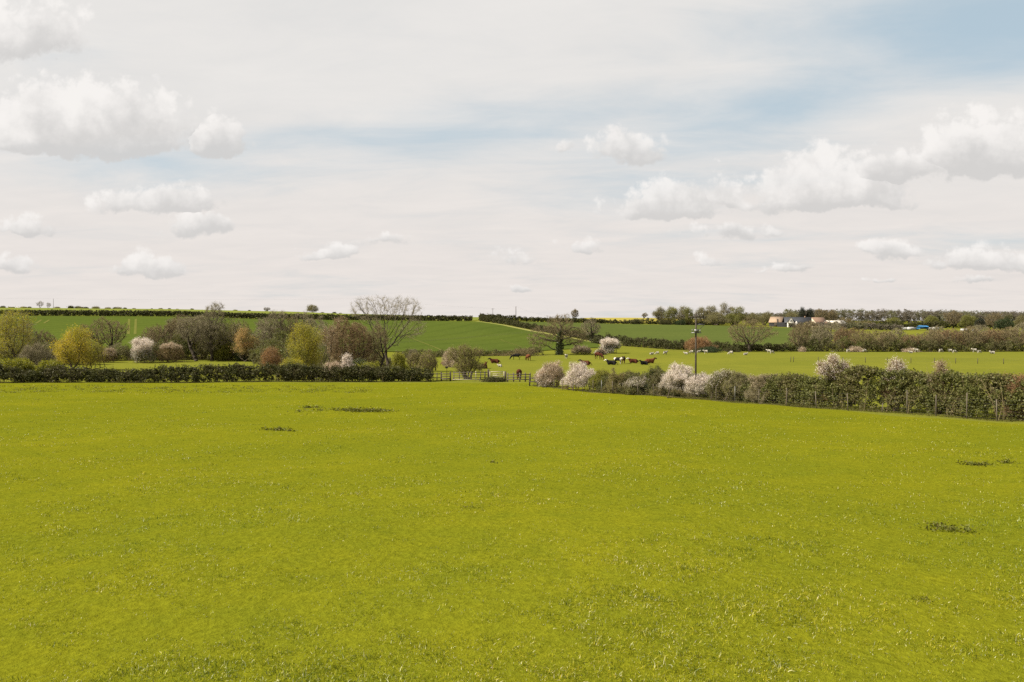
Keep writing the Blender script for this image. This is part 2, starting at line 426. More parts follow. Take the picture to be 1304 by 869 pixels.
m, nt, N, L = new_mat('pasture grass blades'); M['grass'] = m
out = N.new('ShaderNodeOutputMaterial'); geo = N.new('ShaderNodeNewGeometry')
rp = rampnode(N, [(0, (.042, .070, .003)), (.2, (.140, .172, .009)), (.55, (.232, .228, .012)), (.82, (.318, .288, .016)), (.90, (.38, .34, .05)), (.95, (.66, .62, .36)), (1, (.07, .055, .02))])  # palest stop: straw blades that also paint glints into the colour
L.new(geo.outputs['Random Per Island'], rp.inputs[0])
nb = noise(N, L, .12, 4, .6, geo.outputs['Position']); nm = noise(N, L, 1.3, 5, .7, geo.outputs['Position']); nf = noise(N, L, 6.5, 4, .7, geo.outputs['Position'])
rb = rampnode(N, [(.36, (.78, .92, .8)), (.64, (1.12, 1.05, 1.0))]); L.new(nb.outputs[0], rb.inputs[0])
rm = rampnode(N, [(.28, (.42, .56, .5)), (.43, (1, 1, 1)), (.68, (1.14, 1.08, 1.1))]); L.new(nm.outputs[0], rm.inputs[0])  # low stop paints dark shadow spots among the tufts
rf_ = rampnode(N, [(.33, (.22, .32, .3)), (.48, (.94, .97, 1)), (.66, (1.45, 1.36, 1.6))]); L.new(nf.outputs[0], rf_.inputs[0])  # fine shade contrast painted in: dark gaps and bright flecks
c = mixc(N, L, rp.outputs[0], rb.outputs[0], 1., 'MULTIPLY'); c = mixc(N, L, c, rm.outputs[0], .9, 'MULTIPLY'); c = mixc(N, L, c, rf_.outputs[0], .9, 'MULTIPLY')
p = N.new('ShaderNodeBsdfDiffuse'); t = N.new('ShaderNodeBsdfTranslucent'); L.new(c, p.inputs[0]); L.new(c, t.inputs[0])
mx = N.new('ShaderNodeMixShader'); mx.inputs[0].default_value = .36
L.new(p.outputs[0], mx.inputs[1]); L.new(t.outputs[0], mx.inputs[2])
gl = N.new('ShaderNodeBsdfGlossy'); gl.inputs['Roughness'].default_value = .32; gl.inputs[0].default_value = (1, .97, .8, 1)
mg = N.new('ShaderNodeMixShader'); mg.inputs[0].default_value = .010; L.new(mx.outputs[0], mg.inputs[1]); L.new(gl.outputs[0], mg.inputs[2]); L.new(mg.outputs[0], out.inputs[0])
M['sward'] = field_mat('low sward', (.112, .119, .007), (.140, .138, .007), (.088, .102, .007), .12, 1.3, 9.)
sheet('meadow', [(-150, 3), (0, 2.5), (35.0, 3)], [(-150, 99), (0, 99), (2.6, 99)], M['sward'], .014, 240, 160)
go = link('grass', make_grass(900000), M['grass']); go['kind'] = 'stuff'

# ------------------------------------------------------------------ trees
def colonize(att, nodes, parents, D, di, dk, iters, g, trop=.12, wob=.12):
    pos = np.zeros((9000, 3)); par = np.full(9000, -1); n = len(nodes)
    pos[:n] = nodes; par[:n] = parents
    dd = np.linalg.norm(att[:, None] - pos[None, :n], axis=2)
    near = dd.argmin(1); dist = dd.min(1)
    alive = dist > dk
    for it in range(iters):
        act = alive & (dist < di * (1.6 if it < 12 else 1))
        if not act.any():
            if it < 3:
                act = alive
                if not act.any(): break
            else: break
        v = att[act] - pos[near[act]]; v /= np.linalg.norm(v, axis=1, keepdims=True) + 1e-9
        acc = np.zeros((n, 3)); cnt = np.zeros(n)
        np.add.at(acc, near[act], v); np.add.at(cnt, near[act], 1)
        ids = np.nonzero(cnt)[0]
        d = acc[ids] / cnt[ids][:, None] + g.normal(0, wob, (len(ids), 3)); d[:, 2] += trop
        d /= np.linalg.norm(d, axis=1, keepdims=True) + 1e-9
        new = pos[ids] + d * D
        m_ = min(len(new), 9000 - n)
        if m_ <= 0: break
        pos[n:n + m_] = new[:m_]; par[n:n + m_] = ids[:m_]
        dn = np.linalg.norm(att[:, None] - new[None, :m_], axis=2)
        k = dn.argmin(1); dm = dn.min(1); b = dm < dist
        near[b] = n + k[b]; dist[b] = dm[b]
        n += m_
        alive &= dist > dk
    return pos[:n], par[:n]

def crown_points(n, lobes, g, hollow=.35):
    """Attractors filling a union of ellipsoids (cx, cy, cz, rx, ry, rz)."""
    vol = np.array([l[3] * l[4] * l[5] for l in lobes]); vol = vol / vol.sum()
    out = []
    for l, f in zip(lobes, vol):
        k = max(8, int(n * f)); d = g.normal(size=(k, 3)); d /= np.linalg.norm(d, axis=1, keepdims=True)
        r = g.uniform(hollow ** 3, 1, k) ** (1 / 3)
        out.append(np.array(l[:3]) + d * r[:, None] * np.array(l[3:]))
    return np.concatenate(out)

def tree(name, label, cat, px, Y, top, w, seed, c0=.3, stems=1, lean=0., att=420, twigs=5, tl=.09, trad=None, leaf=None, leaf2=None,
         bark='bark', twig='twig', ivy=None, group=None, lobes=None, shape='round', at=None, hw=None, tr=.011, spread=.25, depth=1.0, trop=.12):
    """One tree or bush grown at its place: w and top in photo pixels at distance Y give its size in metres."""
    g = np.random.default_rng(seed)
    woody = leaf is None or leaf[2] in ('bud_brown', 'bud_olive')
    if leaf is not None and woody and cat == 'tree': leaf = (int(leaf[0] * .45),) + tuple(leaf[1:])
    if woody and bark == 'bark': bark = 'bark_dark'
    att = int(att * 1.7); twigs = int(twigs * (4.6 if woody else 2.)); tr *= .8
    if trad and (woody or cat == 'tree'): trad *= 1.8
    if shape == 'round' and cat in ('bush', 'shrub', 'scrub', 'weeds'): shape = 'dome'
    x, y, z = place(px, Y) if at is None else at
    H = (EYE - (top - YH) * Y / F) - z; Wm = w * Y / F
    if hw: H, Wm = hw
    root = thing(name, label, cat, (x, y, z - .05), 0, group)
    rx = Wm / 2
    if lobes is None:
        if shape == 'round':
            lb = [(0, 0, H * (c0 + .92) / 2, rx * .82, rx * .82 * depth, H * (.92 - c0) / 2)]
            for k in range(7):
                a = g.uniform(0, 6.28); f = g.uniform(.5, .78); zz = H * g.uniform(c0 + .15, .88) * (1.08 - .25 * f)
                lb.append((math.cos(a) * rx * f, math.sin(a) * rx * f * depth, zz, rx * .3, rx * .3, H * .14))
            lb.append((g.uniform(-.35, .35) * rx, 0, H * .86, rx * .35, rx * .35, H * .14))
        elif shape == 'dome':
            sh_ = g.uniform(-.16, .16) * rx
            lb = [(sh_, 0, H * .30, rx * .72, rx * .72 * depth, H * .52)]
            for k in range(12):
                a = g.uniform(0, 6.28); f = g.uniform(.3, .82); q_ = g.uniform(.16, .28)
                zt_ = H * (1 - f * f * .95) * .84 * g.uniform(.5, 1.05)
                lb.append((math.cos(a) * rx * f, math.sin(a) * rx * f * depth, max(zt_, H * .12), rx * q_, rx * q_, H * g.uniform(.12, .2)))
        elif shape == 'lumpy':
            lb = [(0, 0, H * (c0 + .8) / 2, rx * .56, rx * .56 * depth, H * (.8 - c0) / 2)]
            for k in range(10):
                a = g.uniform(0, 6.28); f = g.uniform(.4, .78); q_ = g.uniform(.22, .36)
                zz = H * g.uniform(c0 + .1, .92) * (1.1 - .35 * f)
                lb.append((math.cos(a) * rx * f, math.sin(a) * rx * f * depth, zz, rx * q_, rx * q_, H * g.uniform(.1, .18)))
            lb.append((g.uniform(-.3, .3) * rx, 0, H * .84, rx * .4, rx * .4, H * .16))
        elif shape == 'fan':
            lb = [(0, 0, H * .72, rx, rx * depth, H * .28), (0, 0, H * .5, rx * .55, rx * .55, H * .28)]
        elif shape == 'tall':
            lb = [(0, 0, H * .45, rx * .9, rx * .9, H * .3), (g.uniform(-.2, .2) * rx, 0, H * .75, rx * .6, rx * .6, H * .25)]
    else:
        lb = [(a * rx, b * rx, c_ * H, d_ * rx, e * rx, f * H) for a, b, c_, d_, e, f in lobes]
    A = crown_points(att, lb, g)
    A = A[A[:, 2] > H * .04]
    D = max(H, Wm) / 30
    nodes, par = ([np.zeros(3)], [-1]) if stems > 1 else ([], [])
    zc = H * c0
    for s in range(stems):
        off = np.array([0, 0, 0.]) if stems == 1 else np.array([g.normal() * rx * spread * .35, g.normal() * rx * spread * .35, 0])
        k = max(2, int(max(zc, D) / D) + 1); prev = -1 if stems == 1 else 0
        if stems > 1: off = off * .5
        tgt = np.array([lean * rx + g.normal() * rx * spread, g.normal() * rx * spread * .7, max(zc, D)])
        for i in range(k):
            t_ = i / (k - 1)
            nodes.append(off + (tgt - off) * t_ + np.array([g.normal() * D * .12, g.normal() * D * .12, 0]) * (0 < i < k - 1))
            par.append(prev); prev = len(nodes) - 1
    P, Q = colonize(A, np.array(nodes), np.array(par), D, D * 7, D * 1.35, 80, g, trop)
    n = len(P); r = np.zeros(n); e = 2.15
    tip = tr * max(1.0, H / 8)
    nch = np.zeros(n, int); np.add.at(nch, Q[Q >= 0], 1)
    r[nch == 0] = tip ** e
    for i in range(n - 1, -1, -1):
        if Q[i] >= 0: r[Q[i]] += r[i]
    r = r ** (1 / e)
    if trad:                                             # bring the butt to its girth without thickening the twigs
        rm_ = r.max(); r = tip + (r - tip) * max(.2, (trad - tip) / max(1e-6, rm_ - tip))
    ch = np.nonzero(Q >= 0)[0]
    p0, p1 = P[Q[ch]], P[ch]; r0, r1 = np.minimum(r[Q[ch]], r[ch] * 1.35), r[ch]
    first = np.array([Q[c] >= 0 and Q[Q[c]] < 0 for c in ch]); r0 = np.where(first, r0 * 1.25, r0)
    thick = r1 > max(.022, tip * 2.2)
    if not thick.any(): thick = r1 >= np.sort(r1)[-max(2, len(r1) // 20)]
    V, Qd = tubes(p0[thick], p1[thick], r0[thick], r1[thick], 6)
    link('trunk', mesh_np('trunk', V, Qd, smooth=True), M[bark], root)
    S0, S1, SR0, SR1 = [p0[~thick]], [p1[~thick]], [r0[~thick]], [r1[~thick]]
    thin = ch[r[ch] < tip * 2.6]
    tp = P[thin]
    if twigs and len(thin):
        src = np.repeat(thin, twigs)
        bd = P[src] - P[Q[src]]; bd /= np.linalg.norm(bd, axis=1, keepdims=True) + 1e-9
        st = P[Q[src]] + (P[src] - P[Q[src]]) * g.uniform(0, 1, (len(src), 1))
        d = bd + g.normal(0, .62, (len(src), 3)); d[:, 2] += .22; d /= np.linalg.norm(d, axis=1, keepdims=True)
        ln = (H * tl * g.uniform(.35, 1.0, len(src)))[:, None]
        mid = st + d * ln * .55
        d2 = d + g.normal(0, .3, d.shape); d2[:, 2] += .15; d2 /= np.linalg.norm(d2, axis=1, keepdims=True)
        en = mid + d2 * ln * .45
        S0 += [st, mid]; S1 += [mid, en]; SR0 += [np.full(len(src), tip * .62), np.full(len(src), tip * .5)]
        SR1 += [np.full(len(src), tip * .5), np.full(len(src), tip * .22)]
        tp = np.concatenate([tp, mid, en])
    V, Qd = tubes(np.concatenate(S0), np.concatenate(S1), np.concatenate(SR0), np.concatenate(SR1), 3)
    link('branches', mesh_np('branches', V, Qd), M[twig], root)
    for lf, pname in ((leaf, 'crown'), (leaf2, 'blossom')):
        if lf is None or lf[0] == 0: continue
        cnt, size, mat = lf[:3]
        opt = lf[3] if len(lf) > 3 else {}
        src = tp
        if 'side' in opt:                                # only the part of the crown on that side carries it
            sx, sz = opt['side']
            sc_ = src[:, 0] / rx * sx + (src[:, 2] / H - .5) * 2 * sz + g.normal(0, .25, len(src))
            src = src[sc_ > opt.get('lim', .3)]
        if 'low' in opt: src = src[src[:, 2] > H * opt['low']]
        if 'high' in opt: src = src[src[:, 2] < H * opt['high']]
        if len(src) == 0: continue
        cnt = int(cnt * (3.6 if woody else 3.4 if cat == 'tree' else 4.2)); size = size * (.58 if woody else .7)
        sel = src[g.integers(0, len(src), cnt)]
        pts = sel + g.normal(0, opt.get('sig', size * 1.1) * 1.25, (cnt, 3))
        pts[:, 2] = np.maximum(pts[:, 2], .05)
        V, Qd = leaf_quads(pts, size * g.uniform(.6, 1.3, cnt), opt.get('asp', .65), g=g, up=opt.get('up', 0.))
        link(pname, mesh_np(pname, V, Qd), M[mat], root)
    if ivy:
        cnt, hi, rad, size = ivy
        tn = np.nonzero((P[:, 2] < H * hi) & (r > r.max() * .5))[0]
        s = P[tn[g.integers(0, len(tn), cnt)]]
        d = g.normal(size=(cnt, 3)); d[:, 2] *= .6; d /= np.linalg.norm(d, axis=1, keepdims=True)
        pts = s + d * (rad * g.uniform(.3, 1.0, (cnt, 1)) * (1.1 - .6 * s[:, 2:3] / (H * hi)))
        pts[:, 2] = np.maximum(pts[:, 2], .03)
        V, Qd = leaf_quads(pts, size * g.uniform(.6, 1.3, cnt), .8, N=d * 1.2, g=g)
        link('ivy', mesh_np('ivy', V, Qd), M['ivy'], root)
    return root

# ------------------------------------------------------------------ hedges
def hedge(name, label, path, height, width, n, size, mat, seed, clumps=None, stems=0, jag=.18, base=.05, cs=.35, group=None, kind=None, twigmat='twig', twigs=0, tr=.012, top_sprigs=0, cov=6.5, ncf=1.7):
    g = np.random.default_rng(seed)
    P = interp_path(path, 400); dl = np.concatenate([[0], np.cumsum(np.linalg.norm(np.diff(P, axis=0), axis=1))])
    Ltot = dl[-1]
    T = np.gradient(P, axis=0); T /= np.linalg.norm(T, axis=1, keepdims=True); Nn = np.stack([-T[:, 1], T[:, 0]], 1)
    ph = g.uniform(0, 6.28, 8); fr = g.uniform(.25, 2.2, 8)
    def hh(s):
        b = np.interp(s / Ltot, np.linspace(0, 1, len(height)), height)
        return b * (1 + jag * sum(np.sin(s * f + p) for f, p in zip(fr, ph)) / 4)
    def pt(s, side, zz):
        i = np.clip(s / Ltot * 399, 0, 399); x = np.interp(i, np.arange(400), P[:, 0]); y = np.interp(i, np.arange(400), P[:, 1])
        nx_ = np.interp(i, np.arange(400), Nn[:, 0]); ny_ = np.interp(i, np.arange(400), Nn[:, 1])
        x = x + nx_ * side; y = y + ny_ * side
        return np.stack([x, y, ground_z(x, y) + zz], 1)
    mid = P[len(P) // 2]; o0 = np.array([mid[0], mid[1], gz(*mid)])
    root = thing(name, label, 'hedge', o0, 0, group) if kind is None else None
    nc = int(3.4 * Ltot * np.mean(height) / (math.pi * cs * cs)) + int(1.2 * Ltot * width / (math.pi * cs * cs))
    nc = int(nc * ncf)
    n = int(cov * Ltot * np.mean(height) / (.35 * size * size))
    s = g.uniform(0, Ltot, nc); h = hh(s)
    th = g.uniform(-.15, math.pi + .15, nc); rr = g.uniform(.55, 1.0, nc) ** .6
    wl = width / 2 * (1 + .25 * np.sin(s * 1.7 + ph[0]) * np.sin(s * .6 + ph[1]))
    zc = np.clip(h * (base + (1 - base) * (.30 + .70 * np.sin(th) * rr)) , .12, None)
    low = g.uniform(size=nc) < .45
    zc = np.where(low, h * g.uniform(base, .75, nc), zc)
    sd = np.where(low, np.sign(np.cos(th)) * wl * rr, np.cos(th) * wl * rr)
    C = pt(s, sd, zc)
    cr = cs * g.uniform(.45, 1.5, nc)
    k = g.integers(0, nc, n)
    d = g.normal(size=(n, 3)); d /= np.linalg.norm(d, axis=1, keepdims=True); d[:, 2] *= .8
    pts = C[k] + d * (cr[k] * g.uniform(.3, 1, n) ** .5)[:, None]
    if top_sprigs:
        s2 = g.uniform(0, Ltot, top_sprigs); hl = hh(s2)
        b0 = pt(s2, g.normal(0, width * .2, top_sprigs), hl * .9)
        dv = g.normal(0, .3, (top_sprigs, 3)); dv[:, 2] = 1
        lensp = g.uniform(.2, .8, top_sprigs) * cs * 2.2
        tt = g.uniform(0, 1, (top_sprigs, 8))
        sp = (b0[:, None] + dv[:, None] * (lensp[:, None] * tt)[..., None]).reshape(-1, 3) + g.normal(0, size * .4, (top_sprigs * 8, 3))
        pts = np.concatenate([pts, sp]); d = np.concatenate([d, np.repeat(dv, 8, 0)])
    gzp = ground_z(pts[:, 0], pts[:, 1]); pts[:, 2] = np.maximum(pts[:, 2], gzp + .03)
    V, Q = leaf_quads(pts, size * g.uniform(.55, 1.4, len(pts)), .7, N=d * .9, g=g)
    off = o0 if root is not None else 0
    fo = link('foliage' if root is not None else name, mesh_np('foliage', V - off, Q), M[mat], root)
    if root is None:
        fo['kind'] = kind
    if stems:
        s3 = g.uniform(0, Ltot, stems); b0 = pt(s3, g.normal(0, width * .28, stems), np.full(stems, -.05))
        dv = g.normal(0, .22, (stems, 3)); dv[:, 2] = 1
        ln = hh(s3) * g.uniform(.45, .95, stems); m1 = b0 + dv * (ln * .5)[:, None]
        dv2 = dv + g.normal(0, .3, dv.shape); e1 = m1 + dv2 * (ln * .5)[:, None]
        r_ = tr * g.uniform(.6, 2.2, stems)
        S0, S1, RA, RB = [b0, m1], [m1, e1], [r_, r_ * .7], [r_ * .7, r_ * .25]
        if twigs:
            i3 = g.integers(0, stems, twigs); st = b0[i3] + (e1[i3] - b0[i3]) * g.uniform(.2, 1, (twigs, 1))
            dt = g.normal(0, .7, (twigs, 3)); dt[:, 2] += .6
            S0.append(st); S1.append(st + dt * g.uniform(.25, .8, (twigs, 1)) * cs * 2); RA.append(np.full(twigs, tr * .5)); RB.append(np.full(twigs, tr * .2))
        V, Q = tubes(np.concatenate(S0), np.concatenate(S1), np.concatenate(RA), np.concatenate(RB), 4)
        if root is not None: link('stems', mesh_np('stems', V - o0, Q), M[twigmat], root)
        else: pass
    return root

# --- the near hedge on the far side of the meadow
LH = W((-260, 100), (0, 99.5), (150, 100), (300, 101.5), (450, 102.5), (549, 103))
hb = lambda *v: list(v)
hedge('hedge', 'long dark clipped hedge closing the far side of the meadow', LH,
      [2.7, 2.9, 2.9, 3.0, 3.0, 2.9, 2.3, 1.35, 1.9, 1.5, 1.35, 1.9, 1.95, 2.0, 2.05, 2.0, 1.9, 1.9, 1.7, 1.3], 1.8, 60000, .16, 'hedge', 21,
      clumps=1300, stems=500, jag=.14, cs=.36, twigs=1800, top_sprigs=900)
# hedge-top growth that differs from the clipped hedge
tree('hedge_shrub', 'pale yellow green shrub swelling above the dark clipped hedge beside the frame edge', 'shrub', 24, 101.5, 452, 46, 31, c0=.08, stems=6, att=380, twigs=3, tl=.10, leaf=(3800, .2, 'lime', {'low': .35}), twig='twig', spread=.9)
tree('hedge_shrub', 'olive green shrub in the clipped hedge below the golden tree', 'shrub', 66, 101.5, 455.5, 44, 32, c0=.08, stems=6, att=380, twigs=3, tl=.10, leaf=(3800, .2, 'lime', {'low': .35}), twig='twig', spread=.9)
tree('hedge_shrub', 'pink white blossom sprays rising from the clipped hedge below the brown round tree', 'shrub', 424, 103.6, 455.5, 40, 33, c0=.1, stems=8, att=300, twigs=5, tl=.16, leaf=(2600, .13, 'blossom_p', {'low': .45}), twig='twig_red', spread=.9)
tree('hedge_shrub', 'narrow white blossom spray standing up from the clipped hedge beside the bare twin stemmed tree', 'shrub', 443, 103.6, 451.5, 17, 34, c0=.1, stems=4, att=160, twigs=5, tl=.18, leaf=(1300, .13, 'blossom', {'low': .5}), twig='twig_red', spread=.8, shape='tall')
tree('hedge_shrub', 'low bright yellow green bush behind the clipped hedge at the foot of the yellow tree', 'shrub', 372, 108, 451, 40, 35, c0=.05, stems=7, att=340, twigs=3, tl=.1, leaf=(3400, .2, 'yellow'), spread=.9)
tree('hedge_shrub', 'yellow green bush behind the clipped hedge under the bare twin stemmed tree', 'shrub', 470, 112, 457, 46, 36, c0=.05, stems=7, att=340, twigs=3, tl=.1, leaf=(2600, .2, 'lime'), spread=.9)

# --- the spinney behind it
tree('spindly_tree', 'tall spindly tree with thin yellow green leaves at the frame edge above the hedge', 'tree', 20, 140, 395, 74, 1, c0=.25, stems=3, att=520, twigs=4, leaf=(3600, .24, 'yellow', {'sig': .4}), trad=.14, spread=.35, twig='twig_grey', shape='lumpy')
tree('spindly_tree', 'yellow green tree cut off by the frame edge behind the spindly one', 'tree', -38, 150, 404, 70, 2, c0=.2, stems=2, att=420, twigs=4, leaf=(3400, .24, 'yellow', {'sig': .4}), trad=.14, spread=.4, twig='twig_grey', shape='lumpy')
tree('bare_bush', 'grey brown leafless bush between the spindly tree and the golden tree', 'bush', 48, 128, 428, 50, 3, c0=.06, stems=8, att=420, twigs=7, tl=.13, twig='twig_grey', spread=.9, leaf=(900, .14, 'bud_brown'))
tree('golden_tree', 'golden yellow leaved small tree between the spindly tree and the round bare tree', 'tree', 93, 136, 417, 54, 4, c0=.15, stems=4, att=460, twigs=3, leaf=(4600, .23, 'gold', {'sig': .3}), trad=.1, spread=.4, shape='lumpy')
tree('golden_tree', 'low yellow green small tree spreading beside the golden yellow one', 'tree', 117, 140, 433, 36, 5, c0=.1, stems=4, att=300, twigs=4, leaf=(1900, .22, 'yellow', {'sig': .35}), trad=.1, spread=.5)
tree('evergreen_bush', 'small dark evergreen bush left of the golden tree foot', 'bush', 67, 150, 434, 14, 6, c0=.05, stems=3, att=140, twigs=2, leaf=(1200, .22, 'dkgreen'), spread=.5)
tree('round_bare_tree', 'round bare tree with olive haze of buds standing before the wheel tracks', 'tree', 135, 186, 402.5, 62, 7, c0=.22, stems=1, att=620, twigs=6, tl=.08, trad=.26, leaf=(1500, .2, 'bud_olive'), twig='twig', bark='bark_dark')
tree('blossom_bush', 'greyish white blossom bush low under the round bare tree', 'bush', 137, 170, 439.5, 32, 8, c0=.05, stems=6, att=320, twigs=4, tl=.13, leaf=(1300, .2, 'bud_brown'), leaf2=(1500, .2, 'blossom_p', {'low': .4}), twig='twig_red', spread=.8)
tree('blossom_bush', 'brightest white blossom bush with dark green heart beside the small meadow strip', 'bush', 181, 168, 429.5, 46, 9, c0=.05, stems=6, att=420, twigs=4, tl=.13, leaf=(1500, .2, 'ivy', {'high': .5}), leaf2=(3800, .17, 'blossom', {'side': (-.4, .6), 'lim': -.05}), twig='twig_red', spread=.8, shape='lumpy')
tree('blossom_bush', 'white topped blossom bush half brown below the leaning bare trees', 'bush', 214, 172, 431, 46, 10, c0=.05, stems=7, att=420, twigs=5, tl=.13, leaf=(1800, .2, 'bud_brown', {'high': .7}), leaf2=(1700, .2, 'blossom_p', {'low': .62}), twig='twig_red', spread=.8)
tree('leaning_bare_tree', 'bare tree with dark trunk leaning back toward the white blossom bush', 'tree', 250, 176, 399, 62, 12, c0=.42, stems=1, lean=-.55, att=520, twigs=6, tl=.085, trad=.2, leaf=(700, .2, 'bud_olive'), twig='twig_grey', bark='bark_dark', group='bare trees of the spinney')
tree('tall_bare_tree', 'tallest bare tree of the spinney with straight dark trunk and twig tuft above the ridge', 'tree', 270, 177, 384.5, 46, 13, c0=.32, stems=1, att=520, twigs=6, tl=.085, trad=.2, leaf=(700, .2, 'bud_olive'), twig='twig_grey', bark='bark_dark', shape='tall', group='bare trees of the spinney')
tree('branching_bare_tree', 'bare tree with open forked limbs between the tallest bare tree and the peach tree', 'tree', 291, 179, 402, 50, 14, c0=.3, stems=1, lean=.3, att=420, twigs=5, tl=.09, trad=.16, leaf=(900, .2, 'lime'), twig='twig_grey', group='bare trees of the spinney')
tree('bare_tree', 'bare brown tree behind the white topped blossom bush', 'tree', 208, 184, 410, 52, 15, c0=.25, stems=2, att=420, twigs=6, tl=.09, trad=.15, twig='twig', group='bare trees of the spinney')
tree('bare_tree', 'dense bare tree filling the spinney behind the leaning trunk', 'tree', 232, 186, 399, 48, 16, c0=.25, stems=2, att=460, twigs=7, tl=.09, trad=.15, twig='twig', leaf=(600, .2, 'bud_brown'), group='bare trees of the spinney')
tree('green_bush', 'fresh green bush at the foot of the tallest bare tree', 'bush', 283, 178, 428, 34, 17, c0=.05, stems=5, att=320, twigs=3, leaf=(3000, .24, 'lime'), spread=.7)
tree('evergreen_bush', 'dark evergreen bush at the foot of the peach coloured tree', 'bush', 312, 177, 433, 34, 18, c0=.03, stems=5, att=260, twigs=3, leaf=(3000, .24, 'dkgreen'), spread=.7)
tree('peach_tree', 'peach coloured young leaved tree above the meadow strip', 'tree', 314, 174, 418, 34, 19, c0=.12, stems=3, att=380, twigs=4, leaf=(3400, .22, 'peach', {'sig': .3, 'low': .3}), trad=.09, spread=.5, shape='lumpy')
tree('rusty_bush', 'rusty orange round bush on the near end of the meadow strip', 'bush', 347, 126, 434.5, 36, 20, c0=.12, stems=6, att=420, twigs=5, tl=.11, leaf=(2600, .16, 'bud_red', {'sig': .16}), twig='twig_red', spread=.5, bark='bark_dark')
tree('grey_bare_tree', 'broad grey bare tree behind the rusty bush', 'tree', 350, 182, 394, 66, 22, c0=.2, stems=2, att=620, twigs=6, tl=.085, trad=.22, twig='twig_grey', leaf=(900, .2, 'bud_brown'), shape='lumpy', group='bare trees of the spinney')
tree('grey_bare_tree', 'grey bare tree with thin top twigs behind the yellow tree', 'tree', 388, 186, 396, 62, 23, c0=.2, stems=2, att=560, twigs=6, tl=.085, trad=.2, twig='twig_grey', leaf=(900, .2, 'bud_brown'), shape='lumpy', group='bare trees of the spinney')
tree('yellow_tree', 'bright yellow green bushy tree beside the brown round tree', 'tree', 391, 118, 411, 54, 24, c0=.1, stems=4, att=520, twigs=3, leaf=(6000, .19, 'yellow', {'sig': .26}), trad=.1, spread=.4, shape='lumpy')
tree('brown_round_tree', 'big round brown twiggy tree with pale blossom on one flank', 'tree', 444, 126, 402.5, 76, 25, c0=.1, stems=5, att=900, twigs=7, tl=.09, trad=.14, leaf=(4200, .17, 'bud_brown', {'sig': .25}), leaf2=(1500, .17, 'blossom_p', {'side': (-1.1, .25), 'lim': .62}), twig='twig_red', spread=.5)
tree('evergreen_bush', 'dark green ivy bush under the brown round tree', 'bush', 458, 121, 452, 34, 26, c0=.03, stems=5, att=260, twigs=3, leaf=(2200, .17, 'ivy'), spread=.7)
tree('twin_stemmed_bare_tree', 'tall bare tree with two stems and wide twig crown against the sky', 'tree', 496, 132, 375, 112, 27, stems=1, att=1500, twigs=3, tl=.075, trad=.13, trop=.22, twig='twig_grey', bark='bark_dark', tr=.0075, c0=.22,
     lobes=[(-.54, 0, .78, .40, .4, .20), (-.08, .1, .82, .38, .4, .17), (.38, 0, .80, .40, .4, .19), (-.25, 0, .52, .42, .4, .16), (.46, 0, .55, .42, .4, .15), (.05, 0, .40, .25, .3, .12)], lean=.06)
tree('slim_bare_tree', 'slim upright bare tree between the brown round tree and the twin stemmed one', 'tree', 482, 128, 409, 34, 28, c0=.3, stems=1, att=300, twigs=5, tl=.1, trad=.11, twig='twig', leaf=(500, .15, 'bud_brown'))
tree('round_green_bush', 'small round yellow green bush at the foot of the bare twin stemmed tree', 'bush', 510, 112, 443.5, 25, 29, c0=.08, stems=4, att=320, twigs=3, leaf=(3000, .17, 'lime', {'side': (0, .6), 'lim': -.5}), leaf2=(0, .2, 'lime'), spread=.4)
tree('small_hawthorn', 'small leafy thorn tree leaning over the hedge end by the stile', 'tree', 545, 105, 444, 29, 30, c0=.2, stems=3, att=380, twigs=4, leaf=(2400, .15, 'bud_olive', {'sig': .16}), trad=.07, spread=.5, bark='bark_dark')
tree('small_bush', 'pale grey green shrub behind the small leafy thorn tree', 'bush', 527, 140, 444, 24, 41, c0=.05, stems=5, att=260, twigs=5, tl=.13, leaf=(900, .17, 'bud_olive'), spread=.7)
tree('bare_bush', 'grey twiggy bush between the small round bush and the hill', 'bush', 526, 175, 441, 20, 42, c0=.05, stems=5, att=200, twigs=6, tl=.13, spread=.7, twig='twig_grey')
tree('ivy_tree', 'leafy grey green tree with two dark trunks standing over the pasture rails', 'tree', 594, 109, 438, 48, 43, c0=.18, stems=2, att=600, twigs=4, tl=.1, leaf=(6000, .16, 'bud_olive', {'sig': .2}), leaf2=None, trad=.12, spread=.55, bark='bark_dark', shape='lumpy', ivy=(700, .45, .35, .16))
tree('pale_bush', 'pale straw coloured bush peeping out behind the two trunked ivy tree', 'bush', 575, 150, 438.5, 30, 44, c0=.05, stems=6, att=300, twigs=4, leaf=(1800, .17, 'blossom_p'), spread=.7)
for k, (px, w, tp, lab) in enumerate([(560, 40, 447, 'low brown scrub at the field edge behind the lying white faced cow'), (640, 44, 447.5, 'low brown scrub at the field edge above the black grazing cow'),
                                      (605, 40, 449, 'low brown scrub at the field edge behind the two trunked tree'), (668, 40, 440, 'twiggy brown scrub at the foot of the ivy clad bare tree')]):
    tree('field_scrub', lab, 'scrub', px, 205, tp, w, 45 + k, c0=.03, stems=9, att=220, twigs=6, tl=.2, leaf=(700, .22, 'bud_brown'), spread=1.2)

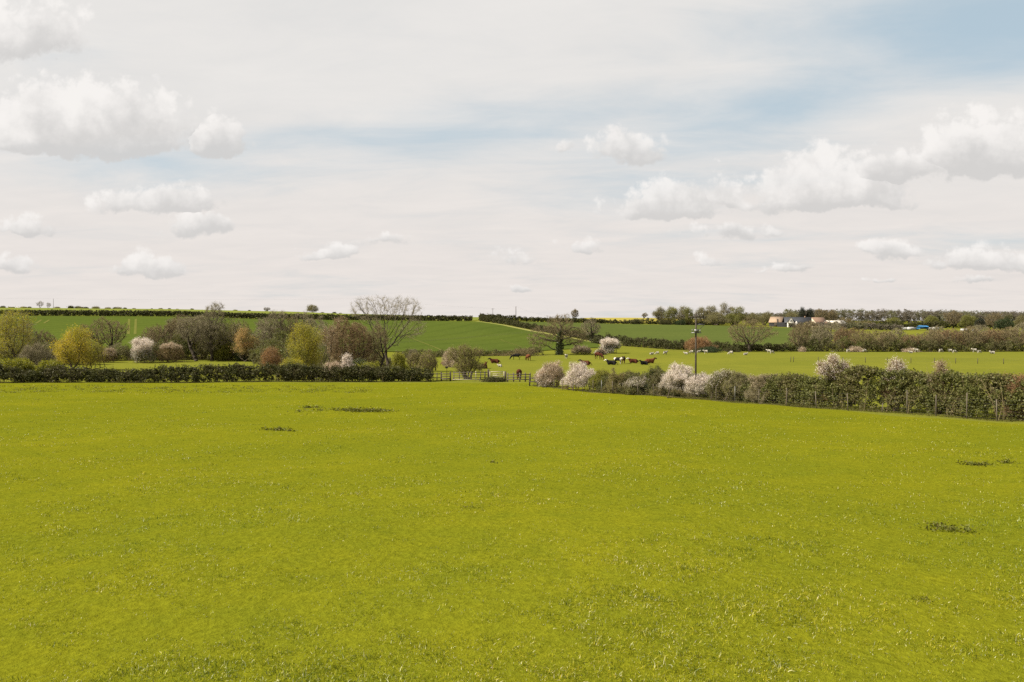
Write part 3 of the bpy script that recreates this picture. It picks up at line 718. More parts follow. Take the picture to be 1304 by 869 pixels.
def scrub_belt(label, path, hs, w_, mat, seed, size=.2, cov=4., cs=.5):
    r_ = hedge('undergrowth', label, path, hs, w_, 0, size, mat, seed, stems=int(9 * len(hs) * 6), jag=.4, cs=cs, twigs=3500, tr=.018, cov=cov, twigmat='twig')
    r_['kind'] = 'stuff'; r_['category'] = 'undergrowth'
    return r_
M['scrub'] = leaf_mat('brown green scrub', [(.090, .082, .038), (.13, .115, .055), (.105, .108, .036)], .4, patch=[(.085, .095, .028), (.135, .138, .04)], pscale=.25)
scrub_belt('brown green undergrowth filling the spinney foot behind the blossom bushes', W((192, 178), (240, 181), (300, 181), (330, 182)), [3.5, 5.5, 5.0, 6.0, 5.0, 4.5], 4., 'scrub', 240)
scrub_belt('brown undergrowth behind the yellow tree and the brown round tree', W((330, 165), (370, 150), (430, 142), (496, 138)), [4.0, 5.0, 4.5, 4.5, 3.5, 2.2], 4., 'scrub', 241)
scrub_belt('brown undergrowth between the pale and the bright white blossom bushes', W((112, 176), (150, 178), (200, 180)), [2.0, 3.6, 3.8, 4.2], 3.5, 'scrub', 246)
scrub_belt('olive undergrowth behind the spindly tree and the golden tree', W((-120, 160), (0, 158), (60, 158), (124, 160)), [4.5, 4.5, 4.0, 4.0, 3.0], 4., 'scrub', 242)
scrub_belt('low brown scrub along the foot of the green hill by the two trunked tree', W((505, 188), (560, 196), (640, 207), (690, 210)), [1.8, 1.6, 1.3, 1.2, 1.4, 2.6], 2.5, 'scrub', 243, cs=.4)
scrub_belt('brown undergrowth along the foot of the thicket behind the sheep', W((1003, 240), (1100, 238), (1200, 239), (1304, 240), (1450, 242)), [3.2, 3.6, 3.4, 2.8, 3.4, 3.6, 3.6], 4., 'scrub', 244, size=.24, cs=.6)

SPL = 'slight bare tree mingling with the brown undergrowth of the spinney'; SPG = 'slight bare trees mingling in the spinney undergrowth'
spn = [tree('bare_tree', SPL, 'tree', 222, 188, 405, 40, 250, c0=.15, stems=2, att=360, twigs=5, tl=.1, trad=.07, twig='twig_grey', leaf=(900, .2, 'bud_olive'), group=SPG),
       tree('bare_tree', SPL, 'tree', 306, 186, 407, 36, 251, c0=.15, stems=3, att=360, twigs=5, tl=.1, trad=.07, twig='twig', leaf=(900, .2, 'bud_brown'), group=SPG)]
spn.append(tree('bare_tree', 'slight spinney tree with a haze of fresh green leaf in the undergrowth', 'tree', 262, 183, 424, 34, 252, c0=.1, stems=3, att=360, twigs=4, tl=.1, trad=.07, twig='twig', leaf=(1500, .19, 'lime'), group='slight green hazed trees in the spinney'))
g = np.random.default_rng(19)
for k, (px, Y, s_) in enumerate([(150, 182, .42), (196, 186, .9), (238, 190, 1.05), (258, 188, 1.1), (300, 189, .9), (322, 186, .95), (334, 178, .85), (366, 184, 1.15), (402, 178, 1.05), (414, 168, .9), (475, 150, .62), (508, 158, .45), (30, 165, .95), (58, 168, .8), (-20, 165, 1.0), (-60, 165, 1.0), (80, 172, .6), (108, 172, .55)]):
    dup(spn[k % 3], tuple(np.array(place(px, Y)) - (0, 0, .05)), float(g.uniform(0, 6.28)), scale=(s_ * g.uniform(.95, 1.25), s_ * g.uniform(.95, 1.25), s_))

# --- the middle: trees and bushes at the foot of the hill
tree('ivy_clad_tree', 'spreading bare tree whose trunk is wrapped in dark ivy at the pasture edge', 'tree', 712, 212, 400, 84, 51, c0=.6, stems=1, att=1200, twigs=7, tl=.085, trad=.32, twig='twig', bark='bark_dark', spread=.06, ivy=(2600, .72, 1.3, .3), leaf=(900, .22, 'bud_brown'),
     lobes=[(0, 0, .62, .5, .5, .36), (-.55, 0, .42, .45, .4, .3), (.5, 0, .45, .4, .4, .28), (.1, 0, .82, .4, .4, .18)])
tree('blossom_bush', 'low greyish white blossom bush next to the ivy clad tree', 'bush', 740, 216, 438.5, 36, 52, c0=.03, stems=7, att=360, twigs=4, tl=.14, leaf=(1200, .25, 'bud_olive', {'high': .5}), leaf2=(2400, .24, 'blossom_p', {'low': .25}), spread=.8)
tree('blossom_bush', 'taller bright white blossom bush at the foot of the hill above the brown cow', 'bush', 774, 222, 431, 33, 53, c0=.03, stems=7, att=420, twigs=3, tl=.13, leaf=(1500, .25, 'ivy', {'high': .6}), leaf2=(3600, .24, 'blossom', {'side': (-.45, .5), 'lim': -.25}), spread=.8, shape='lumpy')
tree('blossom_bush', 'pinkish white low blossom bush in front of the taller bright one', 'bush', 766, 214, 443.5, 14, 54, c0=.03, stems=5, att=160, twigs=3, tl=.15, leaf=(1000, .22, 'blossom_p'), spread=.8)
tree('hedgerow_tree', 'bare tree with dark trunk in the hedge running up the hill', 'tree', 752, 300, 404, 31, 55, c0=.25, stems=1, att=520, twigs=6, tl=.08, trad=.35, twig='twig_grey', bark='bark_dark', ivy=(700, .4, .9, .35), leaf=(500, .3, 'bud_brown'))
tree('skyline_tree', 'small bare tree alone on the skyline above the ivy clad tree', 'tree', 732, 474, 393, 13, 56, c0=.35, stems=1, att=360, twigs=6, tl=.09, trad=.22, twig='twig', tr=.016)
tree('skyline_tree', 'small pale bare tree on the skyline at the rapeseed field', 'tree', 821, 700, 398, 9.5, 57, c0=.3, stems=1, att=300, twigs=6, tl=.09, trad=.25, twig='twig_grey', tr=.018)
tree('brown_bush', 'rounded red brown bush behind the power pole', 'bush', 891, 236, 425.5, 50, 58, c0=.04, stems=8, att=620, twigs=6, tl=.1, leaf=(3000, .26, 'bud_red', {'side': (0, .5), 'lim': -.2}), twig='twig_red', spread=.9)
tree('evergreen_bush', 'dark low bush at the foot of the rounded red brown bush', 'bush', 902, 229, 440, 34, 59, c0=.02, stems=6, att=260, twigs=3, leaf=(1800, .26, 'dkgreen'), spread=.8)
tree('spreading_bare_tree', 'spreading bare tree with two dark trunks standing before the green crop', 'tree', 955, 236, 402.5, 68, 60, c0=.2, stems=2, att=820, twigs=6, tl=.075, trad=.24, twig='twig', bark='bark_dark', spread=.4, leaf=(1100, .24, 'bud_brown'))
tree('evergreen_bush', 'dark bush at the foot of the spreading two trunked bare tree', 'bush', 932, 234, 440, 22, 61, c0=.02, stems=5, att=200, twigs=3, leaf=(1400, .26, 'hedge'), spread=.8)

hedge('hedge', 'dark ridge hedge along the top of the green hill', W((-300, 402), (0, 402), (200, 402), (420, 402), (601, 402)), [3.0, 3.0, 2.9, 2.9, 2.8, 2.8, 2.8], 2.0, 36000, .5, 'hedge', 71, jag=.035, cs=.45, cov=8)
hedge('hedge', 'brown olive hedge climbing the hill beside the pale grass margin', [(x + 3, y + 9) for x, y in strip_line], [3.0, 2.6, 2.4, 2.2, 2.4], 2.2, 12000, .34, 'hedge', 72, clumps=420, jag=.2, cs=.6, stems=160, twigs=600, tr=.02)
hedge('hedge', 'dark hedge along the skyline above the far crop field', W((612, 425), (640, 462), (700, 470), (770, 474)), [3.6, 3.0, 2.4, 2.6], 2.2, 9000, .45, 'hedge', 73, clumps=420, jag=.14, cs=.6)
hedge('hedge', 'scrubby hedge below the far crop field behind the sheep', W((757, 288), (800, 272), (860, 250), (930, 240), (1010, 240)), [2.6, 3.2, 2.8, 2.6, 2.2, 1.8], 3., 16000, .3, 'hedge', 74, clumps=520, jag=.25, cs=.7, stems=260, twigs=1500, tr=.02)
hedge('hedge', 'low hedge between the far crop and the rapeseed field', W((764, 478), (830, 482), (920, 482)), [1.6, 2.6, 2.4, 2.2], 2., 4500, .45, 'hedge', 75, clumps=180, jag=.35, cs=.7)

# --- the thicket of bare trees behind the sheep: four kinds, then copies
TG = 'bare trees of the thicket behind the sheep'
TL = 'bare brown tree in the tangled thicket behind the sheep'
protos = [tree('thicket_tree', TL, 'tree', 1018, 240, 411, 34, 80, c0=.12, stems=3, att=460, twigs=7, tl=.085, trad=.13, twig='twig', leaf=(900, .24, 'bud_brown'), group=TG, spread=.5),
          tree('thicket_tree', TL, 'tree', 1046, 242, 413, 34, 81, c0=.12, stems=3, att=460, twigs=7, tl=.085, trad=.13, twig='twig_grey', leaf=(900, .24, 'bud_olive'), group=TG, spread=.5),
          tree('thicket_tree', TL, 'tree', 1074, 246, 416, 30, 82, c0=.15, stems=2, att=420, twigs=7, tl=.085, trad=.13, twig='twig_red', leaf=(900, .24, 'bud_brown'), group=TG, spread=.4),
          tree('thicket_tree', TL, 'tree', 1100, 240, 420, 36, 83, c0=.08, stems=4, att=460, twigs=6, tl=.09, trad=.1, twig='twig', leaf=(1600, .24, 'bud_olive'), group=TG, spread=.7)]
g = np.random.default_rng(9)
for k, (px, Y, s) in enumerate([(1032, 262, 1.0), (1060, 268, 1.0), (1088, 262, .95), (1118, 258, .9), (1128, 240, .7), (1142, 246, .78), (1158, 240, .68), (1172, 250, .78), (1186, 241, .8), (1196, 256, .95), (1210, 243, .95),
                                (1222, 258, 1.0), (1236, 242, .92), (1248, 256, 1.0), (1262, 243, .95), (1274, 258, .98), (1288, 243, .92), (1302, 255, 1.), (1318, 244, .95), (1340, 250, 1.), (1365, 246, 1.), (1395, 250, 1.), (1080, 239, .55), (1112, 239, .5)]):
    dup(protos[k % 4], tuple(np.array(place(px, Y)) - (0, 0, .05)), float(g.uniform(0, 6.28)), scale=(s * g.uniform(1.15, 1.5), s * g.uniform(1.15, 1.5), s * g.uniform(.98, 1.12)))
tree('pale_bush', 'pale blossoming bush spread low between two sheep at the thicket foot', 'bush', 1091, 236, 440.5, 24, 85, c0=.02, stems=7, att=260, twigs=4, leaf=(1700, .25, 'blossom_p'), spread=.9)
tree('pale_bush', 'small whitish bush at the near end of the thicket beside the green crop', 'bush', 1022, 236, 441.5, 11, 86, c0=.02, stems=4, att=140, twigs=4, leaf=(600, .22, 'blossom_p'), spread=.8)
tree('pale_bush', 'long pale straw coloured low bush beside the sheep in the middle of the thicket edge', 'bush', 1157, 236, 443, 30, 87, c0=.02, stems=7, att=200, twigs=4, leaf=(1000, .25, 'blossom_p'), spread=1.1)
tree('green_bush', 'small yellow green bush among the sheep at the thicket edge', 'bush', 1206, 238, 439, 13, 88, c0=.02, stems=4, att=160, twigs=3, leaf=(1000, .25, 'lime'), spread=.7)

# --- the grove by the farm
GR = 'leafy trees of the grove by the farm'
for k, (px, w, tp, Yd, mat, lab) in enumerate([
        (840, 15, 392, 486, 'grove_o', 'grove tree standing nearest the rapeseed field'), (854, 16, 391.5, 480, 'grove', 'rounded green grove tree second from the rapeseed field'),
        (869, 18, 390.5, 486, 'grove_o', 'tall olive grove tree just before the power pole'), (878, 13, 393, 478, 'grove', 'narrow green grove tree behind the top of the power pole'),
        (894, 18, 392, 490, 'grove_o', 'olive grove tree just past the top of the power pole'), (907, 22, 390, 505, 'grove_o', 'broad olive tree in the middle of the grove'),
        (922, 22, 386.5, 510, 'grove_o', 'tallest brownish tree crowning the grove'), (913, 34, 398.5, 480, 'grove_o', 'low wide olive bush tree at the front of the grove'),
        (939, 22, 391.5, 500, 'grove', 'yellow green tree on the farm side of the grove'), (932, 18, 400.5, 484, 'grove', 'low yellow green tree in front of the tallest grove tree'),
        (957, 26, 399, 500, 'grove_o', 'low spreading tree where the grove runs down toward the barn'), (974, 22, 398, 510, 'grove_o', 'brownish tree close beside the tan roofed barn')]):
    tree('grove_tree', lab, 'tree', px, Yd, tp - .5, w * 1.22, 100 + k, c0=.1, stems=1, att=380, twigs=3, tl=.09, trad=.3, leaf=(2400, .45, mat, {'sig': .45}), twig='twig', group=GR, shape='lumpy', tr=.02)
for k, (px, w, tp, mat, lab) in enumerate([(846, 20, 406, 'hedge', 'dark shrub under the grove trees nearest the rapeseed field'), (866, 18, 406.5, 'dkgreen', 'dark shrub under the tall olive grove tree'), (808, 16, 406, 'hedge', 'brownish shrub in front of the rapeseed field')]):
    tree('field_shrub', lab, 'shrub', px, 476, tp, w, 120 + k, c0=.02, stems=5, att=180, twigs=3, leaf=(1100, .45, mat), spread=.8, tr=.02)

# --- skyline shrubs beyond the ridge
SG = 'small shrubs along the skyline beyond the ridge hedge'; SL = 'tiny dark shrub on the skyline beyond the ridge hedge'
sp = [tree('skyline_shrub', SL, 'shrub', 90, 566, 390, 8, 130, c0=.05, stems=3, att=140, twigs=3, leaf=(500, .5, 'hedge'), group=SG, spread=.7, tr=.02),
      tree('skyline_shrub', SL, 'shrub', 122, 566, 391, 10, 131, c0=.05, stems=4, att=140, twigs=4, leaf=(500, .5, 'grove_o'), group=SG, spread=.7, tr=.02)]
for k, px in enumerate([2, 12, 18, 30, 38, 73, 98, 104, 110, 136, 146, 152, 158, 172, 194, 206, 214, 226, 246, 300, 316, 410, 424, 433]):
    s = g.uniform(.4, .85) * (1.0 if px < 180 else .7)
    dup(sp[k % 2], tuple(np.array(place(px + g.uniform(-2, 2), 566)) - (0, 0, .05)), float(g.uniform(0, 6)), scale=(s * 1.2, s * 1.2, s))
tree('skyline_tree', 'bare tree on the skyline above the spindly yellow green tree', 'tree', 51, 566, 383, 10, 133, c0=.2, stems=2, att=200, twigs=2, tl=.1, trad=.10, twig='twig_grey', tr=.016)
tree('skyline_tree', 'smaller bare tree on the skyline beside the far pole', 'tree', 62, 566, 385, 7, 134, c0=.2, stems=2, att=140, twigs=2, tl=.1, trad=.09, twig='twig_grey', tr=.016)
tree('skyline_tree', 'round leafy tree on the skyline behind the yellow tree', 'tree', 398, 566, 388, 17, 135, c0=.03, stems=3, att=400, twigs=4, trad=.12, leaf=(1200, .45, 'grove_o'), tr=.02)
tree('skyline_tree', 'bare skyline tree between the tallest bare tree and the grey bare trees', 'tree', 340, 566, 391, 11, 136, c0=.15, stems=2, att=260, twigs=6, trad=.2, twig='twig_grey', tr=.02)

# --- trees round the farm and along the far edge
tree('dark_conifer', 'blue black conifer rising behind the dark roofed farmhouse', 'tree', 1021.5, 545, 391, 9, 140, c0=.05, stems=1, att=240, twigs=3, leaf=(1800, .5, 'fir'), tr=.02, trad=.3)
tree('dark_conifer', 'second blue black conifer, shorter and wider, behind the farmhouse', 'tree', 1031, 545, 392.5, 10, 141, c0=.05, stems=1, att=240, twigs=3, leaf=(1600, .5, 'fir'), tr=.02, trad=.3)
for k, (px, w, tp, Yd, lf, lab) in enumerate([
        (1008, 18, 397, 560, (1300, .5, 'grove_o'), 'olive tree behind the white gable of the farmhouse'), (1046, 20, 392.5, 570, (300, .4, 'bud_brown'), 'bare tree behind the brown roofed farm building'),
        (1060, 16, 393.5, 575, (300, .4, 'bud_brown'), 'thin bare tree behind the pale roofed shed'),
        (1076, 22, 404, 490, (900, .45, 'bud_brown'), 'brown bush tree at the end of the pale roofed shed'), (1100, 30, 408, 470, (1200, .45, 'bud_brown'), 'broad brown tree before the far wood'),
        (1137, 22, 404.5, 520, (1800, .5, 'grove'), 'green tree between the far wood and the white vans'), (1186, 19, 402, 520, (2400, .5, 'grove'), 'round yellow green tree behind the blue canopy'),
        (1214, 26, 395, 500, (600, .4, 'bud_brown'), 'tall bare tree beyond the thicket past the blue canopy'), (1234, 24, 401, 490, (2600, .5, 'grove'), 'wide yellow green tree past the tall bare tree'),
        (1248, 14, 405.5, 470, (1600, .45, 'fir'), 'dark rounded tree beside the wide yellow green tree'), (1266, 31, 397, 480, (0, .4, 'bud_brown'), 'wide bare tree with clear twig crown against the sky'),
        (1279, 24, 405, 440, (2600, .45, 'dkgreen'), 'dark green round tree in front of the wide bare tree'), (1302, 20, 401, 460, (2200, .45, 'grove_o'), 'pale olive tree at the frame edge past the dark green one'),
        (1340, 30, 398, 470, (2200, .45, 'grove_o'), 'olive tree beyond the frame edge')]):
    tree('far_tree', lab, 'tree', px, Yd, tp, w, 150 + k, c0=.12, stems=1 if k % 3 else 2, att=420, twigs=5 if lf[0] < 1000 else 3, tl=.085, trad=.28, leaf=lf if lf[0] else None, twig='twig', tr=.02)
hedge('hedge', 'brown hedge below the farm buildings', W((1004, 470), (1040, 462), (1090, 452), (1150, 448)), [2.5, 3.5, 4.0, 3.5, 3], 4., 7000, .5, 'farwood', 163, clumps=260, jag=.25, cs=.9)
hedge('hedge', 'dark hedge in front of the far wood behind the white vans', W((1070, 520), (1150, 505), (1200, 500), (1330, 500)), [3.5, 3.5, 4.0, 4.5, 4], 4., 9000, .5, 'hedge', 164, clumps=300, jag=.25, cs=.9)
hedge('distant_wood', '', W((1000, 820), (1060, 800), (1160, 780), (1260, 800), (1500, 850)), [11, 12, 11.5, 10.5, 10, 10, 10], 30., 26000, .65, 'farwood', 165, clumps=1300, jag=.12, cs=1.8, kind='stuff', cov=7)
hedge('distant_wood', '', W((930, 900), (1000, 880), (1060, 860)), [7, 8, 9], 25., 6000, .65, 'farwood', 166, clumps=300, jag=.12, cs=1.8, kind='stuff', cov=7)

# ------------------------------------------------------------------ the hedge and fence along the right of the meadow
FP = [(675, 491), (684, 493), (695.6, 494.6), (705.5, 496), (716.7, 497.4), (730, 498.6), (742, 499.4), (755, 500.2), (766, 501), (780, 501.8), (793, 502.6), (812, 503.8), (833, 505), (858, 506.8), (884, 508.6), (912, 510.8), (936, 512.6), (967, 514.6), (1002, 517.4), (1040, 520.8), (1080, 523.6), (1123, 525.8), (1155, 527.6), (1192, 530.5), (1231, 533.8), (1270, 536.8)]
FW = [ground_at(a, b) for a, b in FP]
ex = np.array(FW[-1]) - np.array(FW[-6]); ex = ex / np.linalg.norm(ex[:2])
FW += [tuple(np.array([FW[-1][0] + ex[0] * d, FW[-1][1] + ex[1] * d, 0])) for d in (3.0, 6.0, 9.0, 12.0, 15.0)]
FW = [(x, y, gz(x, y)) for x, y, _ in FW]
fd = np.array([FW[-1][0] - FW[5][0], FW[-1][1] - FW[5][1]]); fd /= np.linalg.norm(fd); fn = np.array([-fd[1], fd[0]])   # pointing away from the meadow
if fn[0] < 0: fn = -fn
def fence_off(px, d):
    """A spot d metres behind the wire fence where it passes column px."""
    Q_ = [(x + fn[0] * d, y + fn[1] * d) for x, y, _ in FW]
    xs_ = [CX + F * x / y for x, y in Q_]
    x = np.interp(px, xs_, [a for a, _ in Q_]); y = np.interp(px, xs_, [b for _, b in Q_])
    return float(x), float(y), gz(x, y)
def bush(name, label, px, top, w, seed, d=1.1, cat='shrub', **kw):
    """A shrub rooted behind the fence: height and width from what shows above the fence line."""
    x, y, z = fence_off(px, d)
    return tree(name, label, cat, CX + F * x / y, y, top, w * 1.42, seed, at=(x, y, z), **kw)

o0 = np.array(FW[10])
fence = thing('wire_fence', 'wire stock fence of weathered posts running along the flowering hedge', 'fence', tuple(o0))
g = np.random.default_rng(3)
for k, (x, y, z) in enumerate(FW):
    hgt = float(g.uniform(1.0, 1.25)); rad = .03
    if k == 21: hgt = .55
    if k in (22, 24): hgt = 1.35
    mt = M['steel'] if k in (8, 16) else M['wood']
    b = MB().bar((x - o0[0], y - o0[1], z - .2 - o0[2]), (x - o0[0] + g.normal(0, .03), y - o0[1] + g.normal(0, .03), z + hgt - o0[2]), rad, rad * .85, 7)
    b.build('post', mt, fence)
for hgt in (.12, .3, .48, .66, .84, 1.02):
    P0 = np.array([(x, y, z + hgt) for x, y, z in FW]) - o0
    V, Q = tubes(P0[:-1], P0[1:], .0022, .0022, 3)
    link('wire', mesh_np('wire', V, Q), M['iron'], fence)

RH = [fence_off(p, 1.35)[:2] for p in (985, 1010, 1040, 1080, 1123, 1160, 1200, 1240, 1270)] + [(FW[-5 + k][0] + fn[0] * 1.35, FW[-5 + k][1] + fn[1] * 1.35) for k in range(5)]
hedge('hedge', 'tall thick ivy clad hedge along the wire fence at the near corner of the meadow', RH, [1.95, 2.15, 2.1, 2.25, 2.1, 2.3, 2.3, 2.2, 2.15, 2.15, 2.15], 1.7, 100000, .092, 'hedge_ivy', 200, stems=300, jag=.16, base=.06, cs=.22, ncf=1.45, twigs=5500, tr=.010, top_sprigs=2600, twigmat='twig', cov=6.5)
hedge('hedge', 'low tangled brown green hedge filling the gaps between the flowering bushes behind the fence', [fence_off(p, 1.6)[:2] for p in (757, 780, 800, 830, 860, 900, 940, 990)], [1.5, 1.9, 1.8, 1.9, 1.7, 1.6, 1.9, 1.9], 1.5, 0, .09, 'scrub', 245, stems=300, twigs=2500, jag=.3, cs=.26, cov=5, tr=.009)
bush('green_bush', 'low fresh green bush by the end rails of the wooden fence', 680, 470, 22, 201, d=1.6, c0=.03, stems=5, att=260, twigs=3, leaf=(2400, .13, 'lime'), spread=.7)
bush('blossom_bush', 'tan pink fading blossom bush behind the end posts of the wire fence', 703, 454.5, 34, 202, d=1.4, c0=.05, stems=6, att=460, twigs=4, tl=.12, leaf=(4200, .115, 'blossom_p', {'low': .25}), leaf2=(700, .1, 'blossom', {'side': (-1, -.2), 'lim': .45}), twig='twig_red', spread=.6)
bush('blossom_bush', 'rounded pink white blossom bush, second along the wire fence', 734, 461, 40, 203, d=1.2, c0=.05, stems=6, att=480, twigs=4, tl=.12, leaf=(7500, .08, 'blossom', {'low': .2}), twig='twig_red', spread=.6, bark='bark_dark', shape='lumpy')
bush('green_bush', 'bright yellow green bush between the rounded blossom bush and the brown shrubs', 766, 470, 24, 204, d=1.3, c0=.05, stems=5, att=340, twigs=3, leaf=(3600, .10, 'lime'), spread=.5, shape='tall')
bush('brown_shrub', 'olive brown twiggy shrub next to the bright yellow green bush', 790, 468, 34, 205, d=1.3, c0=.04, stems=7, att=460, twigs=5, tl=.12, leaf=(4200, .09, 'bud_olive'), leaf2=(600, .09, 'lime'), spread=.7)
bush('brown_shrub', 'dark brown topped shrub behind the olive brown twiggy one', 800, 466, 22, 206, d=2.4, c0=.1, stems=4, att=300, twigs=5, tl=.12, leaf=(2600, .1, 'hedge'), spread=.6)
bush('blossom_bush', 'dark shrub with a scatter of white blossom beside the big white bush', 815, 475, 40, 207, d=1.0, c0=.03, stems=7, att=440, twigs=4, tl=.12, leaf=(4200, .09, 'hedge_ivy'), leaf2=(1300, .085, 'blossom', {'low': .45}), spread=.7)
bush('green_bush', 'dark green leafy bush standing up behind the scattered blossom', 832, 462.5, 28, 208, d=1.9, c0=.05, stems=5, att=400, twigs=3, leaf=(4200, .1, 'dkgreen', {}), leaf2=(600, .1, 'lime', {'low': .6}), spread=.5)
bush('blossom_bush', 'big white blossom bush at the foot of the power pole', 862, 463.5, 54, 209, d=1.5, c0=.04, stems=8, att=620, twigs=5, tl=.13, leaf=(2600, .085, 'hedge_ivy', {'high': .55}), leaf2=(11000, .072, 'blossom', {'low': .3}), spread=.8, shape='lumpy')
bush('blossom_bush', 'second big white blossom bush just past the power pole', 892, 469, 42, 210, d=1.1, c0=.04, stems=8, att=520, twigs=5, tl=.13, leaf=(2200, .085, 'hedge_ivy', {'high': .5}), leaf2=(9000, .072, 'blossom', {'low': .2}), spread=.8)
bush('ivy_shrub', 'dark ivy grown shrub with a few white sprays past the big blossom', 921, 464, 38, 211, d=1.2, c0=.03, stems=7, att=520, twigs=4, tl=.13, leaf=(6000, .085, 'hedge_ivy'), leaf2=(500, .08, 'blossom', {'side': (-.5, .8), 'lim': .6}), spread=.7)
bush('brown_shrub', 'olive twiggy shrub between the ivy grown shrub and the tan shrub', 943, 467, 36, 212, d=1.2, c0=.03, stems=8, att=500, twigs=6, tl=.12, leaf=(5000, .08, 'bud_olive'), leaf2=(1000, .085, 'hedge_ivy'), spread=.7, twig='twig_grey')
bush('brown_shrub', 'tan brown twiggy shrub with faded flowers at the start of the ivy hedge', 976, 469, 46, 213, d=1.2, c0=.03, stems=9, att=620, twigs=6, tl=.12, leaf=(6000, .08, 'bud_brown'), leaf2=(1500, .08, 'blossom_p', {'low': .5}), spread=.8, twig='twig_grey')
bush('blossom_bush', 'spreading white blossom bush rising highest out of the ivy hedge', 1066, 451.5, 42, 214, d=1.5, c0=.25, stems=5, att=420, twigs=6, tl=.13, leaf=(1700, .075, 'blossom', {'low': .55}), spread=.5, twig='twig_red', lobes=[(-.6, 0, .74, .26, .3, .14), (-.15, 0, .88, .2, .3, .13), (.3, 0, .74, .24, .3, .14), (.72, 0, .62, .24, .3, .12), (0, 0, .62, .5, .3, .1)])
bush('blossom_bush', 'upright white blossom sprays in the ivy hedge beside the small gap in the hedge top', 1139, 456, 26, 215, d=1.4, c0=.3, stems=4, att=260, twigs=6, tl=.14, leaf=(1000, .068, 'blossom', {'low': .6}), spread=.5, twig='twig_red', shape='tall')
bush('blossom_bush', 'slender white blossom sprays in the ivy hedge nearest the corner', 1197, 459, 18, 216, d=1.3, c0=.3, stems=4, att=220, twigs=6, tl=.14, leaf=(800, .062, 'blossom_p', {'low': .6}), spread=.5, twig='twig_red', shape='tall')
bush('rusty_bush', 'rusty leaved shrub in the ivy hedge at the frame edge', 1301, 461, 44, 217, d=1.8, c0=.2, stems=5, att=380, twigs=5, tl=.12, leaf=(2600, .06, 'bud_red', {'low': .5}), spread=.6, twig='twig_red')

def verge(path, n, seed, wid, hmax):
    g = np.random.default_rng(seed); P = interp_path(path, 300); i = g.integers(0, 299, n)
    b = P[i] + (P[np.minimum(i + 1, 299)] - P[i]) * g.uniform(0, 1, (n, 1)) + g.normal(0, wid, (n, 2))
    patch = .45 + .55 * np.clip(np.sin(i * .21) + np.sin(i * .083 + 1) + .3, 0, 1)
    z = ground_z(b[:, 0], b[:, 1]); h = hmax * g.uniform(.3, 1, n) * patch
    B = np.concatenate([b, z[:, None] - .01], 1); d = g.normal(0, .35, (n, 3)); d[:, 2] = 1
    return tubes(B, B + d * h[:, None], .008 * np.ones(n), .002 * np.ones(n), 3)
M['verge'] = leaf_mat('rough verge grass', [(.10, .12, .02), (.17, .165, .03), (.26, .22, .10), (.13, .14, .025)], .4)
V1, Q1 = verge([fence_off(p, .1)[:2] for p in (680, 760, 860, 960, 1060, 1150, 1220, 1290)], 9000, 61, .22, .26)
V2, Q2 = verge([(x, y - 1.0) for x, y in LH], 14000, 62, .3, .34)
vo = link('verge_grass', mesh_np('verge_grass', np.concatenate([V1, V2]), np.concatenate([Q1, Q2 + len(V1)])), M['verge']); vo['kind'] = 'stuff'

# ------------------------------------------------------------------ power pole, far poles and wires
x, y, z = fence_off(886, .8)
pole = thing('power_pole', 'wooden power pole with crossarm and transformer platform rising out of the white blossom', 'pole', (x, y, z))
ph = (EYE - (400 - YH) * y / F) - z; s = y / F
MB().bar((0, 0, -.3), (.03, 0, ph), .085, .065, 12).build('shaft', M['wood_dark'], pole, True)
ca = MB().box((.02, -.13, ph - .25), (1.25, .09, .11), rz=R(6)); ca.build('crossarm', M['wood_dark'], pole)
for dx in (-.55, -.12, .38, .58):
    MB().bar((dx, -.13 + dx * .1, ph - .2), (dx, -.13 + dx * .1, ph - .10), .02, .02, 6).bar((dx, -.13 + dx * .1, ph - .11), (dx, -.13 + dx * .1, ph + .06), .055, .04, 8).build('insulator', M['china'], pole)
zt = ph - 24 * s
tr_ = MB().box((.02, -.12, zt), (.78, .30, .07)); tr_.box((.02, -.2, zt + .16), (.34, .26, .24)); tr_.build('platform', M['steel'], pole)
MB().bar((-.3, -.12, zt + .04), (-.3, -.12, zt + .3), .03, .03).bar((.34, -.12, zt + .04), (.34, -.12, zt + .26), .03, .03).bar((-.3, -.12, zt + .28), (-.12, -.12, zt + .3), .015, .015).build('fuse', M['china'], pole)
MB().box((.40, -.1, ph - 13.5 * s), (.62, .08, .1)).bar((.1, -.1, zt + .1), (.68, -.1, ph - 14 * s), .016, .016).build('bracket', M['iron'], pole)
for dx, tx, ty, tz in ((-.55, -62, 168, 4.6), (.58, -60.5, 170, 4.6), (-.55, 118, 190, 5.5), (.58, 120, 188, 5.5)):
    t_ = np.linspace(0, 1, 20)[:, None]; a_ = np.array((dx, -.13, ph + .05)); b_ = np.array((tx - x, ty - y, gz(tx, ty) + tz - z))
    c_ = a_ + (b_ - a_) * t_; c_[:, 2] -= (4 * t_ * (1 - t_))[:, 0] * 1.6
    V, Q = tubes(c_[:-1], c_[1:], .005, .005, 3); link('wire', mesh_np('wire', V, Q), M['wood_dark'], pole)
def far_pole(label, px, Y, top, arm=True, r=.12):
    x, y, z = place(px, Y); h = (EYE - (top - YH) * Y / F) - z
    o = thing('utility_pole', label, 'pole', (x, y, z), 0, None)
    MB().bar((0, 0, -.3), (0, 0, h), r, r * .8, 8).build('shaft', M['wood_dark'], o)
    if arm: MB().box((0, 0, h - .35), (2.0, .12, .14)).build('crossarm', M['wood_dark'], o)
    return (x, y, z + h)
w0 = far_pole('thin far pole on the skyline beside the two small bare trees', 68, 575, 380.5, False)
w1 = far_pole('far pole with crossarm on the skyline right above the hill hedge end', 627.5, 500, 393)
